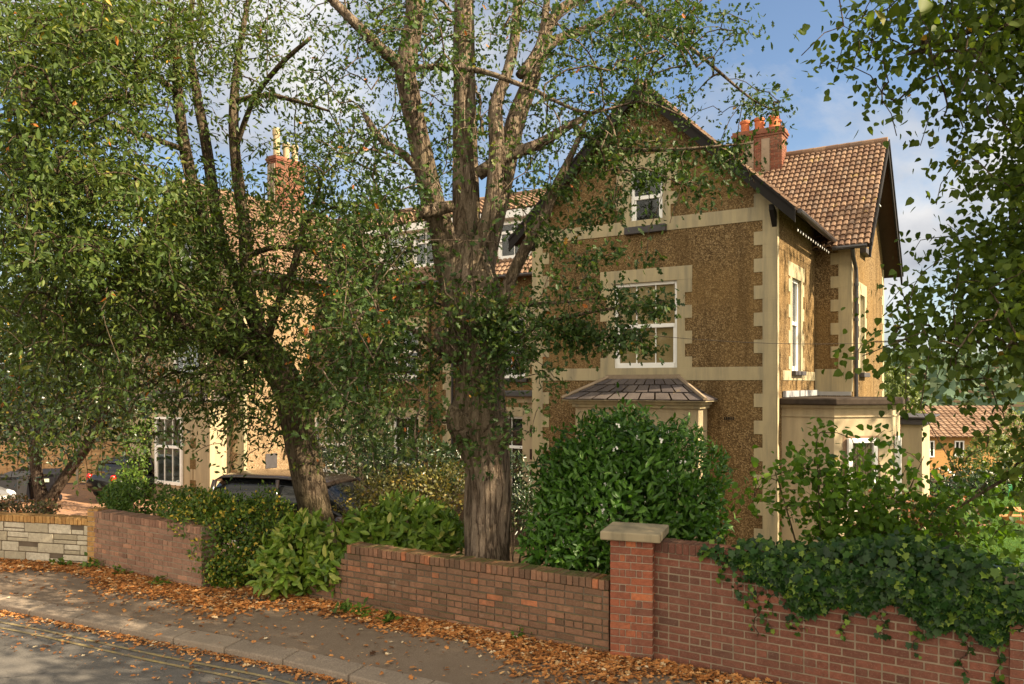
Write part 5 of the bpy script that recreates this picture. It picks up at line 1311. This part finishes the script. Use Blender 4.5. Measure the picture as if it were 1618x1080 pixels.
shrub('garden_hedge', 'dark hedge across the end of the lawn below the orange roofed house', 'hedge', gz(1510, 28.5), [(1470,775,28.5,1.1,.6,.85),(1530,780,28.4,1.1,.6,.8),(1590,770,28.6,1.1,.6,.95),(1650,770,28.6,1.1,.6,.95)], 5200, .12, OVAL, L_DARK, (.5,.25), .3, stems=6, stem_r=.03)
fh = thing('far_house', at(1520, 760, 46), 'distant low house with an orange tiled roof beyond the lawn', 'house')
p0, p1 = at(1412, 690, 46), at(1650, 690, 46); L = p1.x-p0.x; zb = -5.5
def fhwin(m, a, b, c, e, y, t=.04): m.wb(a, b, y-t, y, c, e)
mw = MB(); mw.wb(p0.x+.4, p1.x-.4, 46.4, 53, zb, p0.z); mw.build('wall', BR_ORANGE, fh)
su_ = Vector((0, 3.4, 1.68)).normalized()
o = tile_roof('roof', Vector((p0.x, 46, p0.z)), Vector((1,0,0)), su_, L, 3.8, .33, .34, TILE2, fh)
tile_roof('roof', Vector((p0.x, 53.4, p0.z)), Vector((1,0,0)), Vector((0,-3.4,1.68)), L, 3.8, .5, .5, TILE2, fh)
for (px0, px1) in ((1508,1523),(1462,1476),(1580,1595)):
    a, b = (px0-CX)/F*46.4, (px1-CX)/F*46.4; zt_, zb_ = at(0,696,46.4).z, at(0,722,46.4).z
    m = MB(); fhwin(m, a, a+.07, zb_, zt_, 46.4); fhwin(m, b-.07, b, zb_, zt_, 46.4); fhwin(m, a, b, zt_-.07, zt_, 46.395); fhwin(m, a, b, zb_, zb_+.07, 46.395); fhwin(m, (a+b)/2-.03, (a+b)/2+.03, zb_, zt_, 46.39)
    w = m.build('window', WHITE, fh); m = MB(); m.wb(a, b, 46.375, 46.39, zb_, zt_); m.build('pane', GLASS, w); m = MB(); m.wb(a, b, 46.392, 46.398, zb_, zt_); m.build('backing', DARKROOM, w)  # dark sheet behind the pane painted as the unlit room
n = 15000; x = rng.uniform(-60, 420, n); y = rng.uniform(140, 430, n); P = np.stack([x, y, terrain(x, y)+rng.uniform(0, 5, n)], -1)
a = rng.normal(0, 1, (n, 3)); a[:,1] -= .6
tag(leaf_mesh('woodland', P, a, rng.normal(0,1,(n,3))+np.array([0,-.6,.8]), rng.uniform(2.2,4.5,n), np.clip(rng.normal(.5,.25,n),0,1), OVAL, L_FAR), 'hazy wooded hillside far beyond the garden', 'woodland', kind='stuff')

# lawn blades, where the lawn shows at the right edge
n = 9000; x = rng.uniform(9.6, 17, n); y = rng.uniform(15, 27, n); P = np.stack([x, y, terrain(x, y)+.015], -1)
f = np.stack([rng.normal(0,.35,n), rng.normal(0,.35,n), np.ones(n)], -1)
tag(leaf_mesh('grass', P, f, rng.normal(0,1,(n,3))+np.array([0,-1,.2]), rng.uniform(.05,.10,n), rng.random(n), STRAP, L_MID), 'short lawn grass at the right edge', 'grass', kind='stuff')

# rotary clothes airer with washing, and a wooden bench frame on the lawn
ca = gz(1612, 22.5); air = thing('clothes_airer', ca, 'rotary clothes airer with white arms at the far right of the lawn', 'clothes airer')
m = MB(); m.tube([Vector(ca), Vector(ca)+ZU*1.25], .022, 8); m.build('pole', CONCRETE, air)
tops = []
for k in range(4):
    an = k*math.pi/2+.5; e = Vector(ca)+Vector((.85*math.cos(an), .85*math.sin(an), 1.42)); tops.append(e)
    m = MB(); m.tube([Vector(ca)+ZU*1.12, e], .018, 6); m.build('arm', WHITE, air)
m = MB()
for f_ in (.45,.7,1.0):
    for k in range(4): a, b = Vector(ca)+ZU*1.12, None; m.tube([a+(tops[k]-a)*f_, a+(tops[(k+1) % 4]-a)*f_], .006, 4)
m.build('line', WHITE, air)
def cloth(px, py, Y, w, h, mat, label):
    c = at(px, py, Y); m = MB(); vs = []; fs = []; nx, nz = 8, 6
    for i in range(nx+1):
        for j in range(nz+1):
            u, v = i/nx, j/nz; vs.append((c.x+(u-.5)*w*(1-.15*v), c.y+.05*math.sin(u*7)*v, c.z-v*h))
    for i in range(nx):
        for j in range(nz): a = i*(nz+1)+j; fs.append((a, a+1, a+nz+2, a+nz+1))
    m.add(vs, fs); o = m.build('washing', mat, None, smooth=True); md = o.modifiers.new('Solid', 'SOLIDIFY'); md.thickness = .008
    tag(o, label, 'washing', 'washing hung on the airer')
cloth(1601, 765, 22.2, .30, .42, plain('green_cloth', (.05,.26,.12), .9), 'green cloth hanging from the airer'); cloth(1612, 764, 22.1, .26, .36, plain('pink_cloth', (.50,.33,.36), .9), 'pale pink cloth hanging from the airer beside the green one')
cb = gz(1612, 21.0); be = thing('picnic_bench', (cb[0]+.45, cb[1], cb[2]), 'wooden picnic bench cut by the right edge on the lawn', 'bench')
WOOD = plain('bench_wood', (.42,.22,.09), .7, .2, vary=.25); bx = cb[0]+.45; bzz = cb[2]
m = MB(); [m.wb(bx-.7, bx+.7, cb[1]-.3+i*.13, cb[1]-.3+i*.13+.115, bzz+.68, bzz+.715) for i in range(5)]; m.build('table_top', WOOD, be, bevel=.006)
for s in (-1, 1):
    m = MB(); [m.wb(bx-.7, bx+.7, cb[1]+s*.62-.12+i*.12, cb[1]+s*.62-.01+i*.12, bzz+.42, bzz+.455) for i in range(2)]; m.build('seat', WOOD, be, bevel=.006)
for xx in (-.5,.5):
    for s in (-1, 1):
        m = MB(); m.box((bx+xx-.02, cb[1]+s*.62, bzz-.02), (.045,0,0), (0,.09,0), (0,-s*.42,.70)); m.build('leg', WOOD, be)
    m = MB(); m.wb(bx+xx+.03, bx+xx+.07, cb[1]-.72, cb[1]+.72, bzz+.33, bzz+.41); m.build('stretcher', WOOD, be)

# the thin cable that crosses the front of the house
cab = MB(); a, b = at(770, 500, 12.0), at(1700, 508, 15.5); pts = [a+(b-a)*(i/24)-ZU*.42*math.sin(math.pi*i/24) for i in range(25)]
cab.tube(pts, .0045, 5); tag(cab.build('overhead_cable', BLACK), 'thin black cable slung from the oak across the front of the villa', 'cable')
# =================================================================== LIGHT, SKY, CAMERA
SUN_AZ, SUN_EL = math.radians(-22), math.radians(36)     # azimuth from +X towards +Y
sd = Vector((math.cos(SUN_AZ)*math.cos(SUN_EL), math.sin(SUN_AZ)*math.cos(SUN_EL), math.sin(SUN_EL)))
sun = bpy.data.lights.new('Sun', 'SUN'); sun.energy = 5.0; sun.angle = math.radians(.55); sun.color = (1, .82, .57)
so = bpy.data.objects.new('Sun', sun); COL.objects.link(so); so.rotation_euler = sd.to_track_quat('Z', 'Y').to_euler(); so.location = sd*60
wd = bpy.data.worlds.new('World'); SC.world = wd; wd.use_nodes = True; nt = wd.node_tree; nt.nodes.clear()
def wn(t, **k):
    x = nt.nodes.new(t)
    for a, b in k.items(): setattr(x, a, b)
    return x
sky = wn('ShaderNodeTexSky', sky_type='NISHITA', sun_disc=False, sun_elevation=SUN_EL, sun_rotation=math.atan2(sd.x, sd.y), dust_density=1.0, ozone_density=1.8, air_density=1.0)
tc = wn('ShaderNodeTexCoord'); sp = wn('ShaderNodeSeparateXYZ'); nt.links.new(tc.outputs['Generated'], sp.inputs[0])
ad = wn('ShaderNodeMath', operation='ADD'); ad.inputs[1].default_value = .62; nt.links.new(sp.outputs[2], ad.inputs[0])
dx = wn('ShaderNodeMath', operation='DIVIDE'); nt.links.new(sp.outputs[0], dx.inputs[0]); nt.links.new(ad.outputs[0], dx.inputs[1])
dy = wn('ShaderNodeMath', operation='DIVIDE'); nt.links.new(sp.outputs[1], dy.inputs[0]); nt.links.new(ad.outputs[0], dy.inputs[1])
cb_ = wn('ShaderNodeCombineXYZ'); nt.links.new(dx.outputs[0], cb_.inputs[0]); nt.links.new(dy.outputs[0], cb_.inputs[1])
CLOUD_OFF = (3.1, 1.7, 0)
mp = wn('ShaderNodeMapping'); mp.inputs['Location'].default_value = CLOUD_OFF; nt.links.new(cb_.outputs[0], mp.inputs[0])
nz = wn('ShaderNodeTexNoise'); nz.inputs['Scale'].default_value = 2.6; nz.inputs['Detail'].default_value = 9; nz.inputs['Roughness'].default_value = .62; nz.inputs['Distortion'].default_value = .25; nt.links.new(mp.outputs[0], nz.inputs[0])
cr = wn('ShaderNodeValToRGB'); cr.color_ramp.elements[0].position = .42; cr.color_ramp.elements[1].position = .62; 
fill_bank = wn('ShaderNodeMapRange'); fill_bank.inputs['From Min'].default_value = .15; fill_bank.inputs['From Max'].default_value = -.55; fill_bank.inputs['To Min'].default_value = 0; fill_bank.inputs['To Max'].default_value = .30; nt.links.new(sp.outputs[1], fill_bank.inputs['Value'])  # unseen bright cloud cover added behind the camera as fill light
sm_ = wn('ShaderNodeMath', operation='ADD'); nt.links.new(nz.outputs['Fac'], sm_.inputs[0]); nt.links.new(fill_bank.outputs[0], sm_.inputs[1])
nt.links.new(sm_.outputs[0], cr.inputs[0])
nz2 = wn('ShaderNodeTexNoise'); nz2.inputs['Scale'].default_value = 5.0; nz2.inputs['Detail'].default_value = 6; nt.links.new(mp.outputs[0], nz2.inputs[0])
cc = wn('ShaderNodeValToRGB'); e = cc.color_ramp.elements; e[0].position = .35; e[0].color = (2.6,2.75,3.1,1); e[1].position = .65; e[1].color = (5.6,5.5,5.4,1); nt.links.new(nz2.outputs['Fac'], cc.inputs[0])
bb = wn('ShaderNodeMapRange'); bb.inputs['From Min'].default_value = .1; bb.inputs['From Max'].default_value = -.5; bb.inputs['To Min'].default_value = 1; bb.inputs['To Max'].default_value = 3.4; nt.links.new(sp.outputs[1], bb.inputs['Value'])  # the added cloud is brighter than the visible ones, for fill
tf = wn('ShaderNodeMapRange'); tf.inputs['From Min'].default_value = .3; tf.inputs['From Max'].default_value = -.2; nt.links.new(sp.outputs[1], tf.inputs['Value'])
tw = wn('ShaderNodeMix', data_type='RGBA', blend_type='MULTIPLY'); nt.links.new(tf.outputs[0], tw.inputs[0]); tw.inputs[7].default_value = (1, .89, .70, 1); nt.links.new(cc.outputs[0], tw.inputs[6])  # warm tint on the added cloud, to warm the fill in shade
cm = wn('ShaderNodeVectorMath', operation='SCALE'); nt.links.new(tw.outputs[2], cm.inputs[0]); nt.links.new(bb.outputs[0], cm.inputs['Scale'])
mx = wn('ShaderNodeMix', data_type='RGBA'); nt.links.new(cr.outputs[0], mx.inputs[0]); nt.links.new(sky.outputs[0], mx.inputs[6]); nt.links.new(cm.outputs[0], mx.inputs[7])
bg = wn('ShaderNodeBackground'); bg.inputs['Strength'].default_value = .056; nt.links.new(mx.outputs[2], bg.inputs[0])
wo = wn('ShaderNodeOutputWorld'); nt.links.new(bg.outputs[0], wo.inputs[0])

cam = bpy.data.cameras.new('Camera'); co = bpy.data.objects.new('Camera', cam); COL.objects.link(co)
co.location = (0, 0, CZ); co.rotation_euler = (math.pi/2, 0, 0)
cam.sensor_width = 36; cam.sensor_fit = 'HORIZONTAL'; cam.lens = 36*F/1618; cam.shift_y = (HY-540)/1618; cam.clip_end = 6000; cam.clip_start = .05
SC.camera = co
SC.view_settings.view_transform = 'Standard'; SC.view_settings.look = 'None'; SC.view_settings.gamma = 1; SC.view_settings.use_curve_mapping = False
SC.view_settings.exposure = 1.68
SC.cycles.max_bounces = 8; SC.cycles.diffuse_bounces = 4; SC.cycles.glossy_bounces = 3; SC.cycles.transmission_bounces = 4; SC.cycles.transparent_max_bounces = 8
SC.cycles.use_denoising = True
SC.cycles.use_adaptive_sampling = True; SC.cycles.sample_clamp_indirect = 6
